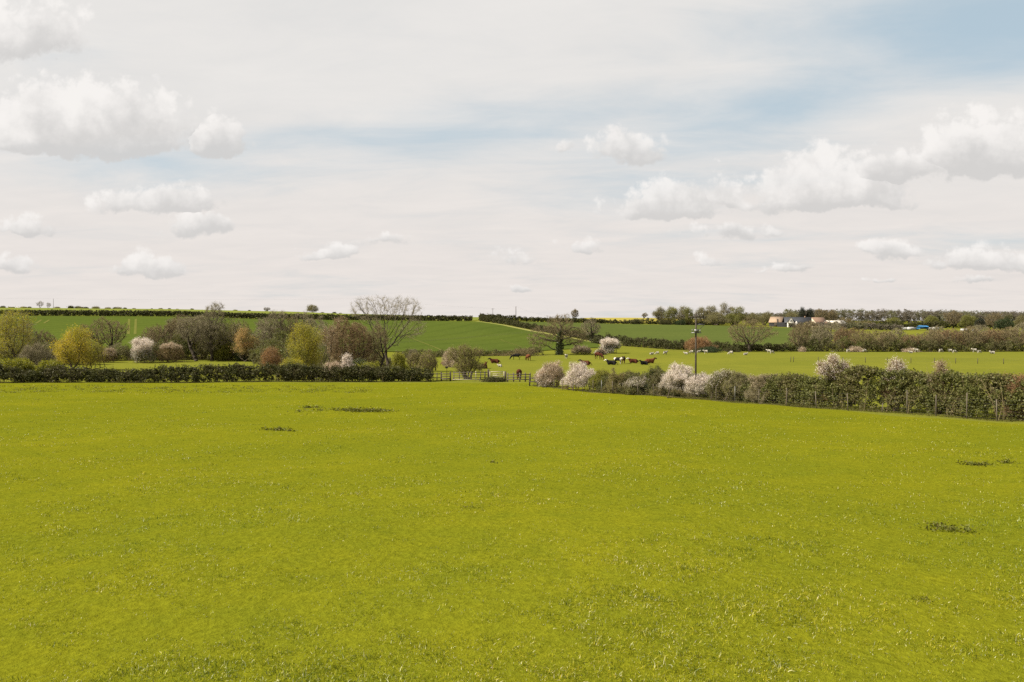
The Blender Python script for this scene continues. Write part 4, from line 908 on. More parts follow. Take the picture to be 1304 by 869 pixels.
w2 = far_pole('taller dark far pole on the skyline next to the one with a crossarm', 657, 505, 390.5, False, .2)
w3 = far_pole('short far pole on the skyline above the hedge beside the ivy clad tree', 697, 540, 402, True)
P = []
anchors = [(-420, 600, w0[2] + 3)] + [w0] + [(-100, 540, w0[2] - 1.0)] + [w1, w2, w3]
for a, b in zip(anchors[:-1], anchors[1:]):
    t_ = np.linspace(0, 1, 12)[:, None]; a, b = np.array(a), np.array(b)
    c_ = a + (b - a) * t_; c_[:, 2] -= (4 * t_ * (1 - t_))[:, 0] * .8; P += list(c_)
P = np.array(P); keep = np.linalg.norm(np.diff(P, axis=0), axis=1) > .01
V, Q = tubes(P[:-1][keep], P[1:][keep], .014, .014, 3)
tag(link('overhead_wire', mesh_np('overhead_wire', V, Q), M['iron']), 'thin overhead wire strung between the far poles along the skyline', 'wire')

# ------------------------------------------------------------------ stile, rails and gate at the gap in the hedge
YG = 103.5
def PX(px, Y=YG): return (px - CX) / F * Y
def post_at(parent, o, px, Y, h, r, mat='wood_dark'):
    x = PX(px, Y); z = gz(x, Y)
    MB().box((x - o[0], Y - o[1], z + h / 2 - .1 - o[2]), (r * 2, r * 2, h + .2), rz=.1).build('post', M[mat], parent)
def rail_at(parent, o, pa, pb, Y, h, mat='wood', t=.1, name='rail', h2=None):
    xa, xb = PX(pa, Y), PX(pb, Y); za, zb_ = gz(xa, Y) + h, gz(xb, Y) + (h if h2 is None else h2)
    L_ = math.hypot(xb - xa, zb_ - za)
    MB().box(((xa + xb) / 2 - o[0], Y - .07 - o[1], (za + zb_) / 2 - o[2]), (L_, .04, t), ry=math.atan2(zb_ - za, xb - xa)).build(name, M[mat], parent)
o = np.array(place(568, YG)); st = thing('stile', 'dark wooden stile with three rails at the end of the hedge', 'stile', tuple(o))
post_at(st, o, 562, YG, 1.2, .09); post_at(st, o, 573.5, YG, 1.2, .10)
for h in (.35, .65, .95): rail_at(st, o, 561, 574.5, YG, h, 'wood', .11)
MB().box((PX(568) - o[0], YG - .25 - o[1], .28), (.9, .35, .06)).build('step', M['wood'], st)
o = np.array(place(569, YG + 2)); sp_ = thing('sign_post', 'thin post carrying a small dark board behind the stile', 'post', tuple(o))
MB().bar((0, 0, -.2), (0, 0, 1.75), .04, .035, 6).build('post', M['wood'], sp_)
MB().box((-.03, -.06, 1.72), (.36, .06, .24)).build('board', M['wood_dark'], sp_)
o = np.array(place(555, YG)); rf0 = thing('rail_fence', 'low dark rails between the thorn tree and the stile', 'fence', tuple(o))
post_at(rf0, o, 548, YG, 1.1, .07, 'wood'); post_at(rf0, o, 556.5, YG, 1.1, .06, 'wood')
for h in (.45, .95): rail_at(rf0, o, 546, 561, YG, h, 'wood_dark', .1)
o = np.array(place(600, 107.)); rf = thing('rail_fence', 'grey post and rail fence in front of the two trunked ivy tree', 'fence', tuple(o))
for px, m_, r_ in ((578, 'wood', .05), (585, 'wood', .05), (591, 'wood_dark', .07), (596, 'wood', .05), (600, 'wood_dark', .09), (606, 'wood_pale', .05), (612, 'wood', .05), (617.5, 'wood', .08)): post_at(rf, o, px, 107, 1.15, r_, m_)
for h in (.35, .68, 1.0): rail_at(rf, o, 577, 622, 107, h, 'wood', .09)
o = np.array(place(598, 104.)); rl = thing('ground_rail', 'pale pole rail lying low across the gap beside the stile', 'rail', tuple(o))
rail_at(rl, o, 576, 612, 104, .22, 'wood_pale', .07); post_at(rl, o, 577, 104.1, .4, .05, 'wood'); post_at(rl, o, 611, 104.1, .4, .05, 'wood')
YT = 106.
o = np.array(place(633, YT)); gt = thing('field_gate', 'pale wooden five barred gate between two dark posts', 'gate', tuple(o))
post_at(gt, o, 622, YT, 1.45, .12); post_at(gt, o, 643.7, YT, 1.2, .11)
for h in (.22, .42, .62, .86, 1.16): rail_at(gt, o, 623.4, 642.4, YT, h, 'wood_pale', .075, 'bar')
rail_at(gt, o, 623.6, 641, YT + .05, 1.14, 'wood_pale', .07, 'brace', .25)
for px in (623.9, 641.8):
    MB().box((PX(px, YT) - o[0], YT - .12 - o[1], gz(PX(px, YT), YT) + .68 - o[2]), (.09, .05, 1.05)).build('upright', M['wood_pale'], gt)
o = np.array(place(660, 102.)); rg = thing('rail_fence', 'weathered rails running from the gate to the wire fence', 'fence', tuple(o))
for px in (646.5, 654, 662, 669, 675): post_at(rg, o, px, 102, 1.15, .08, 'wood')
for h in (.3, .62, .95): rail_at(rg, o, 645.5, 676, 102, h, 'wood', .11)
x0, y0, z0 = place(681, 93)
o = np.array((x0, y0, z0)); rk = thing('rail_fence', 'short dark double rail where the wire fence begins', 'fence', (x0, y0, z0))
for px in (674.5, 684.5, 695): post_at(rk, o, px, 91, 1.15, .07, 'wood_dark')
for h in (.5, .9): rail_at(rk, o, 674, 695.5, 91, h, 'wood_dark', .12)
tree('bramble_heap', 'low dark bramble heap on the ground before the wooden gate', 'bush', 631, 102.2, 480.5, 30, 230, at=place(631, 102.2), hw=(.62, 2.9), c0=.05, stems=8, att=240, twigs=4, tl=.4, leaf=(2200, .13, 'hedge', {'sig': .1}), spread=1.2)
# fence across the far pasture
o = np.array(place(1190, 166)); ff = thing('wire_fence', 'thin wire fence of small posts crossing the far pasture beyond the ivy hedge', 'fence', tuple(o))
tops = []
for px in (1007, 1010.5, 1042, 1073, 1102, 1130, 1160, 1190, 1217, 1245, 1278, 1310, 1345):
    Y = 172 - (px - 1007) * .035; x, y, z = place(px, Y)
    MB().bar((x - o[0], y - o[1], z - o[2] - .2), (x - o[0], y - o[1], z - o[2] + 1.15), .06, .055, 6).build('post', M['wood_dark'], ff)
    tops.append((x - o[0], y - o[1], z - o[2]))
for h in (.4, .75, 1.08):
    P = np.array(tops) + (0, 0, h); V, Q = tubes(P[:-1], P[1:], .006, .006, 3); link('wire', mesh_np('wire', V, Q), M['iron'], ff)

# ------------------------------------------------------------------ cattle and sheep
def skin_mesh(name, J, E, root=0, sub=1):
    """Grow one continuous body over joints J = {key: (x, y, z, rx, rz)} joined by edges E."""
    keys = list(J); idx = {k: i for i, k in enumerate(keys)}
    me = bpy.data.meshes.new(name); me.from_pydata([J[k][:3] for k in keys], [(idx[a], idx[b]) for a, b in E], [])
    ob = bpy.data.objects.new(name, me); COL.objects.link(ob)
    sk = ob.modifiers.new('skin', 'SKIN'); sk.use_smooth_shade = True
    for i, k in enumerate(keys):
        v = me.skin_vertices[0].data[i]; v.radius = (J[k][3], J[k][4]); v.use_root = (k == keys[root])
    sb = ob.modifiers.new('sub', 'SUBSURF'); sb.levels = sub; sb.render_levels = sub
    bpy.context.view_layer.update()
    dg = bpy.context.evaluated_depsgraph_get()
    res = bpy.data.meshes.new_from_object(ob.evaluated_get(dg))
    bpy.data.objects.remove(ob); bpy.data.meshes.remove(me)
    res.name = name
    return res

def cow_mesh(pose):
    J, E = {}, []
    def chain(*ks): E.extend(zip(ks[:-1], ks[1:]))
    if pose != 'lying':
        J.update(pelvis=(-.62, 0, 1.02, .27, .30), belly=(-.05, 0, .96, .34, .36), chest=(.48, 0, .97, .28, .36))
        if pose == 'grazing':
            J.update(neck=(.86, 0, .86, .16, .21), poll=(1.12, 0, .48, .12, .14), face=(1.24, 0, .26, .10, .11), muzzle=(1.34, 0, .08, .075, .075))
        else:
            J.update(neck=(.88, 0, 1.15, .15, .21), poll=(1.12, 0, 1.32, .12, .14), face=(1.32, 0, 1.2, .10, .11), muzzle=(1.52, 0, 1.07, .08, .08))
        for s, n in ((1, 'l'), (-1, 'r')):
            J['hip' + n] = (-.66, s * .20, .86, .15, .19); J['stifle' + n] = (-.52, s * .21, .66, .10, .13)
            J['hock' + n] = (-.74, s * .20, .46, .055, .07); J['hfoot' + n] = (-.70, s * .20, .03, .055, .055)
            J['sho' + n] = (.46, s * .17, .78, .11, .15); J['knee' + n] = (.47, s * .17, .42, .062, .07); J['ffoot' + n] = (.47, s * .17, .03, .055, .055)
            chain('pelvis', 'hip' + n, 'stifle' + n, 'hock' + n, 'hfoot' + n); chain('chest', 'sho' + n, 'knee' + n, 'ffoot' + n)
        J.update(tail=(-.94, 0, 1.16, .04, .04), tail2=(-1.02, 0, .75, .028, .028), tail3=(-1.0, 0, .42, .045, .045))
    else:
        J.update(pelvis=(-.62, 0, .40, .33, .34), belly=(-.05, 0, .44, .40, .40), chest=(.48, 0, .46, .30, .36),
                 neck=(.82, 0, .72, .16, .21), poll=(1.02, 0, .98, .12, .14), face=(1.22, .03, .88, .10, .11), muzzle=(1.41, .05, .76, .08, .08))
        for s, n in ((1, 'l'), (-1, 'r')):
            J['stifle' + n] = (-.36, s * .42, .22, .12, .15); J['hock' + n] = (-.62, s * .52, .10, .06, .07); J['hfoot' + n] = (-.22, s * .56, .06, .055, .055)
            J['knee' + n] = (.72, s * .24, .14, .075, .085); J['ffoot' + n] = (.42, s * .30, .06, .055, .055)
            chain('pelvis', 'stifle' + n, 'hock' + n, 'hfoot' + n); chain('chest', 'knee' + n, 'ffoot' + n)
        J.update(tail=(-.94, .05, .42, .04, .04), tail2=(-1.05, .2, .1, .03, .03), tail3=(-.95, .4, .06, .04, .04))
    chain('pelvis', 'belly', 'chest', 'neck', 'poll', 'face', 'muzzle'); chain('pelvis', 'tail', 'tail2', 'tail3')
    me = skin_mesh('body', J, E, 1, 1)
    return me, J

def coat_mat(name, a, b, patch=None, pl=.6):
    m, nt, N, L = new_mat(name); out = N.new('ShaderNodeOutputMaterial'); p = N.new('ShaderNodeBsdfPrincipled')
    tc = N.new('ShaderNodeTexCoord'); nz = noise(N, L, 5, 4, .6, tc.outputs['Object'])
    rp = rampnode(N, [(.3, a), (.7, b)]); L.new(nz.outputs[0], rp.inputs[0]); col = rp.outputs[0]
    if patch:
        n2 = noise(N, L, 1.1, 2, .5, tc.outputs['Object'])
        r2 = rampnode(N, [(pl - .02, (0, 0, 0)), (pl + .02, (1, 1, 1))]); L.new(n2.outputs[0], r2.inputs[0])
        col = mixc(N, L, col, patch, r2.outputs[0])
    L.new(col, p.inputs['Base Color']); p.inputs['Roughness'].default_value = .9; p.inputs['Specular IOR Level'].default_value = .04
    L.new(p.outputs[0], out.inputs[0]); return m
WHITE = (.62, .57, .50)
COAT = {'red': coat_mat('red brown coat', (.042, .015, .009), (.075, .025, .013)), 'orange': coat_mat('light red coat', (.085, .032, .015), (.13, .05, .022)),
        'dark': coat_mat('dark brown coat', (.035, .016, .010), (.075, .034, .02)), 'black': coat_mat('black coat', (.008, .008, .008), (.022, .02, .018)),
        'pied': coat_mat('black and white coat', (.010, .010, .010), (.02, .02, .02), WHITE, .52), 'white': coat_mat('white face hair', (.55, .50, .44), (.70, .66, .60)),
        'horn': plain_mat('horn', (.12, .10, .08), (.3, .27, .22), 8)}
def cow(label, px, py, pose, coat, head, rot, size=1.0, Y=None):
    size *= 1.1
    x, y, z = ground_at(px, py) if Y is None else place(px, Y)
    root = thing('cow', label, 'cow', (x, y, z), rot, 'cattle grazing and resting in the pasture')
    root.scale = (size,) * 3
    me, J = cow_mesh(pose)
    hx = np.array(J['poll'][:3]); body = link('body', me, [COAT[coat], COAT[head]], root)
    lim = np.array(J['neck'][:3]); ax = hx - lim; ax /= np.linalg.norm(ax)
    c = np.zeros(len(me.polygons) * 3); me.polygons.foreach_get('center', c); c = c.reshape(-1, 3)
    ishead = ((c - (lim + hx) / 2) @ ax > 0) & (c[:, 0] > .7) & (np.linalg.norm(c - hx, axis=1) < .75) & (c[:, 2] > (.0 if pose == 'grazing' else hx[2] - .5))
    me.polygons.foreach_set('material_index', ishead.astype(np.int32))
    fv = np.array(J['face'][:3]) - hx; fv /= np.linalg.norm(fv)
    for s in (1, -1):
        e0 = hx + np.array((0, s * .10, .05)); e1 = e0 + np.array((-.06, s * .24, .02)); em = (e0 + e1) / 2
        V = np.array([e0 + (.0, 0, .02), e0 - (.0, 0, .05), em + (.03, 0, -.1), e1, em + (-.02, 0, .06), em + (.06, 0, -.02)])
        mb = MB(); mb.add(V, None, [[0, 1, 5], [1, 2, 5], [2, 3, 5], [3, 4, 5], [4, 0, 5], [1, 0, 4], [1, 4, 2], [2, 4, 3]]); mb.build('ear', COAT[coat if head == 'white' else head], root)
    return root
PI = math.pi
cow('dark brown cow standing half hidden behind the small leafy thorn tree', 549, 472.5, 'standing', 'dark', 'dark', PI * .95)
cow('red brown cow with white face lying beside the two trunked ivy tree', 568, 465.5, 'lying', 'red', 'white', .1)
cow('red brown cow lying with its back to us right beside the two trunked tree', 617, 469.5, 'lying', 'red', 'red', PI * .42)
cow('red brown cow with black head lying between the tree and the black grazing cow', 630.5, 463, 'lying', 'red', 'black', PI * 1.02)
cow('black cow grazing in front of the brown scrub', 657, 458.5, 'grazing', 'black', 'black', PI)
cow('red brown cow grazing next to the black grazing cow', 672.5, 459.5, 'grazing', 'orange', 'orange', PI * .62)
cow('dark red cow standing tail on behind the weathered rails by the gate', 661, 483.5, 'grazing', 'red', 'dark', PI * .5)
cow('red brown cow grazing below the bright white blossom bush', 762.5, 458, 'grazing', 'red', 'dark', -.95, 1.18)
cow('red brown cow with black head lying alone above the rounded blossom bush', 746, 465.2, 'lying', 'red', 'black', PI * .96)
cow('black cow with white head lying next to the pied cow', 779, 465, 'lying', 'black', 'white', PI * 1.0)
cow('black and white cow standing close beside the lying black one', 787.5, 464, 'standing', 'pied', 'pied', -.5, .95)
cow('red brown cow standing end on past the black and white cow', 794, 463.2, 'standing', 'red', 'dark', PI * 1.45)
cow('red brown cow with white face lying apart between the standing and the orange cows', 807, 462.8, 'lying', 'red', 'white', PI * .97)
cow('light orange brown cow with dark head nearest the sheep', 827, 463, 'lying', 'orange', 'dark', .08, 1.05)
cow('black cow lying low in front of the light orange brown cow', 820.5, 464.8, 'lying', 'black', 'black', PI * 1.1, .85)

def sheep_mesh(pose, seed):
    J, E = {}, []
    def chain(*ks): E.extend(zip(ks[:-1], ks[1:]))
    dz = 0 if pose != 'lying' else -.26
    J.update(rump=(-.36, 0, .60 + dz, .22, .24), mid=(0, 0, .60 + dz, .27, .29), chest=(.32, 0, .60 + dz, .22, .26))
    if pose == 'grazing': J.update(neck=(.52, 0, .46, .12, .14), poll=(.66, 0, .26, .075, .085), muzzle=(.76, 0, .07, .05, .05))
    else: J.update(neck=(.50, 0, .74 + dz, .12, .14), poll=(.62, 0, .90 + dz, .08, .09), muzzle=(.82, 0, .80 + dz, .05, .05))
    chain('rump', 'mid', 'chest', 'neck', 'poll', 'muzzle')
    for s, n in ((1, 'l'), (-1, 'r')):
        if pose != 'lying':
            J['hip' + n] = (-.36, s * .13, .42, .10, .11); J['hock' + n] = (-.43, s * .13, .25, .035, .04); J['hf' + n] = (-.40, s * .13, .02, .03, .03)
            J['sho' + n] = (.30, s * .12, .42, .08, .09); J['kn' + n] = (.31, s * .12, .22, .035, .035); J['ff' + n] = (.31, s * .12, .02, .03, .03)
            chain('rump', 'hip' + n, 'hock' + n, 'hf' + n); chain('chest', 'sho' + n, 'kn' + n, 'ff' + n)
        else:
            J['kn' + n] = (.42, s * .16, .10, .05, .05); J['ff' + n] = (.25, s * .2, .04, .03, .03); J['hock' + n] = (-.3, s * .28, .08, .05, .05); J['hf' + n] = (-.08, s * .3, .04, .03, .03)
            chain('chest', 'kn' + n, 'ff' + n); chain('rump', 'hock' + n, 'hf' + n)
        J['ear' + n] = (J['poll'][0] - .04, s * .17, J['poll'][2] + .04, .025, .03); chain('poll', 'ear' + n)
    me = skin_mesh('body', J, E, 1, 1)
    n = len(me.vertices); c = np.zeros(n * 3); me.vertices.foreach_get('co', c); c = c.reshape(-1, 3)
    body = (np.abs(c[:, 0]) < .5) & (c[:, 2] > .38 + dz)
    gg = np.random.default_rng(seed); c[body] += gg.normal(0, .018, (body.sum(), 3)); me.vertices.foreach_set('co', c.ravel()); me.update()
    return me, J
WOOL = plain_mat('cream wool', (.23, .21, .17), (.33, .305, .25), 9, .95, .05, .6)
FACE = plain_mat('pale sheep face', (.42, .37, .30), (.58, .53, .45), 9, .8, .1)
DFACE = plain_mat('dark sheep face', (.03, .027, .024), (.06, .055, .05), 9, .8, .1)
SHM = {}
for pose in ('grazing', 'standing', 'lying'):
    for dark in (0, 1):
        me, J = sheep_mesh(pose, 4); me.materials.append(WOOL); me.materials.append(DFACE if dark else FACE)
        c = np.zeros(len(me.polygons) * 3); me.polygons.foreach_get('center', c); c = c.reshape(-1, 3)
        hd = (c[:, 0] > .56) if pose != 'grazing' else ((c[:, 0] > .56) & (c[:, 2] < .42))
        hd |= c[:, 2] < (.26 if pose != 'lying' else .0)
        me.polygons.foreach_set('material_index', hd.astype(np.int32)); SHM[pose, dark] = me
def sheep(label, px, py, pose, rot, dark=0, size=1.0):
    x, y, z = ground_at(px, py); y = min(y, 232 if px > 900 else 222); x, y, z = place(px, y)
    o = bpy.data.objects.new('sheep', SHM[pose, dark]); COL.objects.link(o); o.location = (x, y, z); o.rotation_euler = (0, 0, rot); o.scale = (size,) * 3
    return tag(o, label, 'sheep', 'sheep spread over the far pasture')
sheep('white lamb lying alone in the grass below the black grazing cow', 637, 467.5, 'lying', PI * .9, 0, .8)
sheep('white sheep facing us alone between the ivy clad tree and the blossom', 721, 457, 'standing', PI * 1.4, 0, 1.1)
sheep('cream sheep lying first of the row past the orange cow', 829.5, 452, 'lying', .2)
sheep('cream sheep grazing second in the row past the orange cow', 837, 452, 'grazing', PI)
sheep('brighter white sheep standing between the orange cow and the power pole', 847, 452.2, 'standing', .3, 1, 1.15)
sheep('small white sheep lying just before the power pole', 874, 451.6, 'lying', PI * .9)
sheep('dark faced sheep grazing just left of the power pole, almost touching it', 880.5, 451, 'grazing', PI, 1, 1.15)
sheep('small sheep tucked in just past the power pole', 889.5, 450, 'standing', 0, 0, .95)
sheep('white sheep standing under the rounded red brown bush', 899, 450.8, 'standing', PI, 0, 1.15)
sheep('large white sheep grazing alone before the spreading bare tree', 931, 452, 'grazing', PI * .9, 0, 1.2)
sheep('flat white sheep lying in front of the spreading bare tree', 949, 452.6, 'lying', 0)
sheep('white sheep standing at the edge of the green crop, taller of the pair', 979.5, 450, 'standing', PI * .9, 0, 1.15)
sheep('small white sheep grazing, lower of the pair by the green crop', 983, 450.8, 'grazing', 0)
sheep('white sheep at the near side of the pale blossoming bush by the thicket', 1080, 449.2, 'grazing', PI * .1, 0, 1.15)
sheep('dark faced white sheep at the far side of the pale blossoming bush by the thicket', 1101, 449.4, 'grazing', 0, 1, 1.15)
sheep('white sheep standing in front of the long pale straw bush', 1167, 449, 'standing', PI, 0, 1.2)
sheep('small white sheep lying beside the long pale straw bush', 1160, 450, 'lying', PI)
sheep('white sheep grazing beside the small yellow green bush in the thicket edge', 1198, 449, 'grazing', .2, 0, 1.2)
sheep('greyish sheep standing just past the small yellow green bush', 1210, 448.8, 'standing', PI, 1, 1.1)
sheep('white sheep grazing below the greyish sheep by the small green bush', 1215.5, 450, 'grazing', 0, 0, 1.05)
sheep('big white sheep standing alone below the dark green round tree', 1241, 449, 'standing', PI, 0, 1.25)
sheep('white sheep grazing close behind the big white one', 1247, 450, 'grazing', .1)
sheep('flat white sheep lying nearest the frame edge', 1264, 450.8, 'lying', PI, 0, 1.2)

# ------------------------------------------------------------------ farm buildings, canopy and vans
def walls_roof(root, W_, D_, hw_, hr, wm, rm, over=.3, gable_mat=None, axis='x'):
    """Gabled block, ridge along x (length W_), depth D_ along y."""
    w, d = W_ / 2, D_ / 2
    V = [(-w, -d, 0), (w, -d, 0), (w, d, 0), (-w, d, 0), (-w, -d, hw_), (w, -d, hw_), (w, d, hw_), (-w, d, hw_), (-w, 0, hw_ + hr), (w, 0, hw_ + hr)]
    mb = MB(); mb.add(V, [[0, 1, 5, 4], [2, 3, 7, 6], [1, 2, 6, 5], [3, 0, 4, 7]], [[5, 6, 9], [7, 4, 8]]); mb.build('wall', wm, root)
    sl = hr / d; t = .14; ez = hw_ - over * sl
    mb = MB()
    for s in (-1, 1):
        a = np.array([(-w - over, s * (d + over), ez), (w + over, s * (d + over), ez), (w + over, 0, hw_ + hr), (-w - over, 0, hw_ + hr)], float)
        VV = np.concatenate([a + (0, 0, .01), a + (0, 0, t)])
        mb.add(VV, [[0, 3, 2, 1], [4, 5, 6, 7], [0, 1, 5, 4], [1, 2, 6, 5], [2, 3, 7, 6], [3, 0, 4, 7]])
    return mb.build('roof', rm, root)
TAN = plain_mat('tan tiled roof', (.22, .15, .10), (.33, .24, .165), 1.5, .8, .2, .4, stretch=(1, 1, 4))
SLATE = plain_mat('black slate roof', (.025, .027, .032), (.05, .052, .06), 1.5, .6, .3, .3, stretch=(1, 1, 4))
BROWN = plain_mat('brown tiled roof', (.13, .08, .055), (.20, .13, .09), 1.5, .8, .2, .4, stretch=(1, 1, 4))
PALE = plain_mat('pale sheet roof', (.48, .44, .37), (.62, .57, .49), 1., .6, .3)
RENDER = plain_mat('white render', (.62, .58, .52), (.74, .70, .64), .8, .8, .2)
CREAM = plain_mat('cream render', (.55, .46, .34), (.66, .56, .43), .8, .8, .2)
BRICK = plain_mat('brown brick', (.16, .10, .07), (.25, .17, .12), 2, .85, .15)
BLACKW = plain_mat('black weatherboard', (.018, .018, .02), (.035, .035, .037), 2, .8, .2)
GLASS = plain_mat('dark window glass', (.02, .025, .03), (.04, .045, .05), 1, .15, .5)
FRAME = plain_mat('white frame', (.6, .6, .58), (.7, .7, .68), 2, .5, .3)
def window(root, c, w, h, face='y'):
    dim = (w, .08, h) if face == 'y' else (.08, w, h)
    f = MB().box(c, dim).build('window', FRAME, root)
    off = (0, -.045, 0) if face == 'y' else (-.045, 0, 0)
    d2 = (w - .18, .03, h - .18) if face == 'y' else (.03, w - .18, h - .18)
    MB().box((c[0] + off[0], c[1] + off[1], c[2]), d2).build('pane', GLASS, f)
YB = 486.
def zfix(px, Y): x, y, z = place(px, Y); return (x, y, z - .1)
b1 = thing('barn', 'barn with tan tiled roof beside the grove', 'barn', zfix(989.5, 484), R(-38))
walls_roof(b1, 7.5, 6.5, 2.8, 3.2, BLACKW, TAN)
MB().box((.6, -3.28, 1.2), (2.2, .1, 2.3)).build('door', M['wood_dark'], b1)
b2 = thing('farmhouse', 'farmhouse with black slate roof and white gable facing the fields', 'house', zfix(1006, 480), R(-14))
rf_ = walls_roof(b2, 15.0, 6.0, 2.9, 3.0, BLACKW, SLATE); b2.children[0].location.x = 4.3; rf_.location.x = 4.3
wing = MB(); w_, d_, h1, h2 = 1.9, 2.6, 3.3, 6.2
V = [(-w_, -d_ - 2.2, 0), (w_, -d_ - 2.2, 0), (w_, 1, 0), (-w_, 1, 0), (-w_, -d_ - 2.2, h1), (w_, -d_ - 2.2, h1), (w_, 1, h1), (-w_, 1, h1), (0, -d_ - 2.2, h2), (0, 1, h2)]
wing.add(V, [[0, 1, 5, 4], [2, 3, 7, 6], [1, 2, 6, 5], [3, 0, 4, 7]], [[4, 5, 8], [6, 7, 9]]); gw = wing.build('gable_wing', RENDER, b2)
mb = MB()
for s in (-1, 1):
    a = np.array([(s * (w_ + .2), -d_ - 2.45, h1 - .3), (s * (w_ + .2), 1, h1 - .3), (0, 1, h2 + .02), (0, -d_ - 2.45, h2 + .02)]); VV = np.concatenate([a, a + (0, 0, .14)])
    mb.add(VV, [[0, 3, 2, 1], [4, 5, 6, 7], [0, 1, 5, 4], [1, 2, 6, 5], [2, 3, 7, 6], [3, 0, 4, 7]])
mb.build('wing_roof', SLATE, b2)
window(b2, (0, -d_ - 2.23, 3.9), .9, 1.1); window(b2, (-.6, -d_ - 2.23, 1.5), 1.0, 1.2)
porch = MB(); V = [(2.2, -5.4, 0), (4.2, -5.4, 0), (4.2, -3.0, 0), (2.2, -3.0, 0), (2.2, -5.4, 2.0), (4.2, -5.4, 2.0), (4.2, -3.0, 2.0), (2.2, -3.0, 2.0), (3.2, -5.4, 3.6), (3.2, -3.0, 3.6)]
porch.add(V, [[0, 1, 5, 4], [2, 3, 7, 6], [1, 2, 6, 5], [3, 0, 4, 7], [4, 8, 9, 7], [5, 6, 9, 8]], [[4, 5, 8], [6, 7, 9]]); porch.build('porch', RENDER, b2)
window(b2, (3.2, -5.44, 1.2), .8, 1.2)
MB().box((8.5, 0, 6.0), (.7, .7, 1.3)).build('chimney', BRICK, b2)
b3 = thing('farm_building', 'long farm building with cream gable and brown roof', 'building', zfix(1041, 486), R(36))
walls_roof(b3, 12., 6.5, 2.7, 3.2, CREAM, BROWN); window(b3, (-2.5, -3.27, 1.5), 1.0, 1.1); window(b3, (2.5, -3.27, 1.5), 1.0, 1.1)
b4 = thing('shed', 'low shed with pale sheet roof at the end of the farm', 'shed', zfix(1063, 482), R(6))
walls_roof(b4, 10.5, 8., 2.6, 1.7, BRICK, PALE); MB().box((1, -4.03, 1.1), (3, .1, 2.1)).build('door', M['wood_dark'], b4)
BLUE = plain_mat('blue tarpaulin', (.015, .11, .26), (.03, .17, .36), 1.5, .55, .3)
cn = thing('canopy', 'blue tarpaulin canopy on poles among the parked vans', 'canopy', zfix(1175, 452), R(4))
mb = MB(); V = [(-2.6, -1.8, 2.1), (2.6, -1.8, 2.1), (2.6, 1.8, 2.1), (-2.6, 1.8, 2.1), (-2.2, 0, 2.9), (2.2, 0, 2.9), (-2.6, -1.8, .9), (2.6, -1.8, .9), (2.6, 1.8, .9), (-2.6, 1.8, .9)]
mb.add(V, [[0, 1, 5, 4], [2, 3, 4, 5], [3, 9, 8, 2], [3, 0, 6, 9], [1, 2, 8, 7]], [[1, 2, 5], [3, 0, 4]]); mb.build('cover', BLUE, cn)
for sx in (-2.55, 2.55):
    for sy in (-1.75, 1.75): MB().bar((sx, sy, 0), (sx, sy, 2.1), .05, .05, 6).build('leg', M['steel'], cn)
VANW = plain_mat('white van paint', (.32, .31, .30), (.40, .39, .38), 1, .35, .5); VANG = plain_mat('dark van paint', (.05, .05, .055), (.09, .09, .1), 1, .35, .5)
TYRE = plain_mat('tyre rubber', (.015, .015, .015), (.03, .03, .03), 3, .8, .2)
def van(name, label, px, Y, paint, rot=0., caravan=False):
    o = thing(name, label, 'caravan' if caravan else 'van', zfix(px, Y), rot, 'vehicles parked on the field by the blue canopy')
    o.scale = (.8, .8, .8)
    prof = [(-2.2, .45), (2.1, .45), (2.2, .9), (2.05, 1.15), (1.45, 1.95), (1.25, 2.1), (-2.1, 2.15), (-2.2, 2.0)] if not caravan else [(-2.2, .5), (2.0, .5), (2.3, 1.1), (2.0, 2.2), (1.6, 2.45), (-1.8, 2.45), (-2.2, 2.2)]
    n = len(prof); V = [(a, -.95, b) for a, b in prof] + [(a, .95, b) for a, b in prof]
    T = [[0, k, k + 1] for k in range(1, n - 1)] + [[n, n + k + 1, n + k] for k in range(1, n - 1)]
    Q = [[k, n + k, n + (k + 1) % n, (k + 1) % n] for k in range(n)]
    mb = MB(); mb.add(V, Q, T); bd = mb.build('body', paint, o)
    for sx in ((.6, .9), (-.6, 1.1)) if caravan else ((1.2, .7),):
        MB().box((sx[0], -.96, 1.6), (sx[1], .03, .6)).build('window', GLASS, o)
    for sx in ((0.,) if caravan else (-1.4, 1.4)):
        for sy in (-.85, .85):
            w = MB().bar((sx, sy - .1, .33), (sx, sy + .1, .33), .33, .33, 14).build('wheel', TYRE, o)
            MB().bar((sx, sy - .115, .33), (sx, sy + .115, .33), .18, .18, 10).build('rim', M['steel'], w)
    return o
van('parked_van', 'white van farthest from the blue canopy on the farm side', 1153, 455, VANW)
van('caravan', 'white caravan second from the farm side in the vehicle row', 1159.5, 452, VANW, PI, True)
van('parked_van', 'dark van parked next to the blue canopy on the farm side', 1165.5, 458, VANG, PI)
van('parked_van', 'white van parked just past the blue canopy', 1184, 454, VANW, .3)
van('caravan', 'cream caravan parked past the blue canopy near the thicket', 1191.5, 450, VANW, .2, True)
van('caravan', 'white caravan half hidden among the thicket twigs, nearer the blue canopy', 1228, 420, VANW, .1, True)
van('caravan', 'white caravan half hidden among the thicket twigs, nearer the frame edge', 1243, 418, VANW, .1, True)

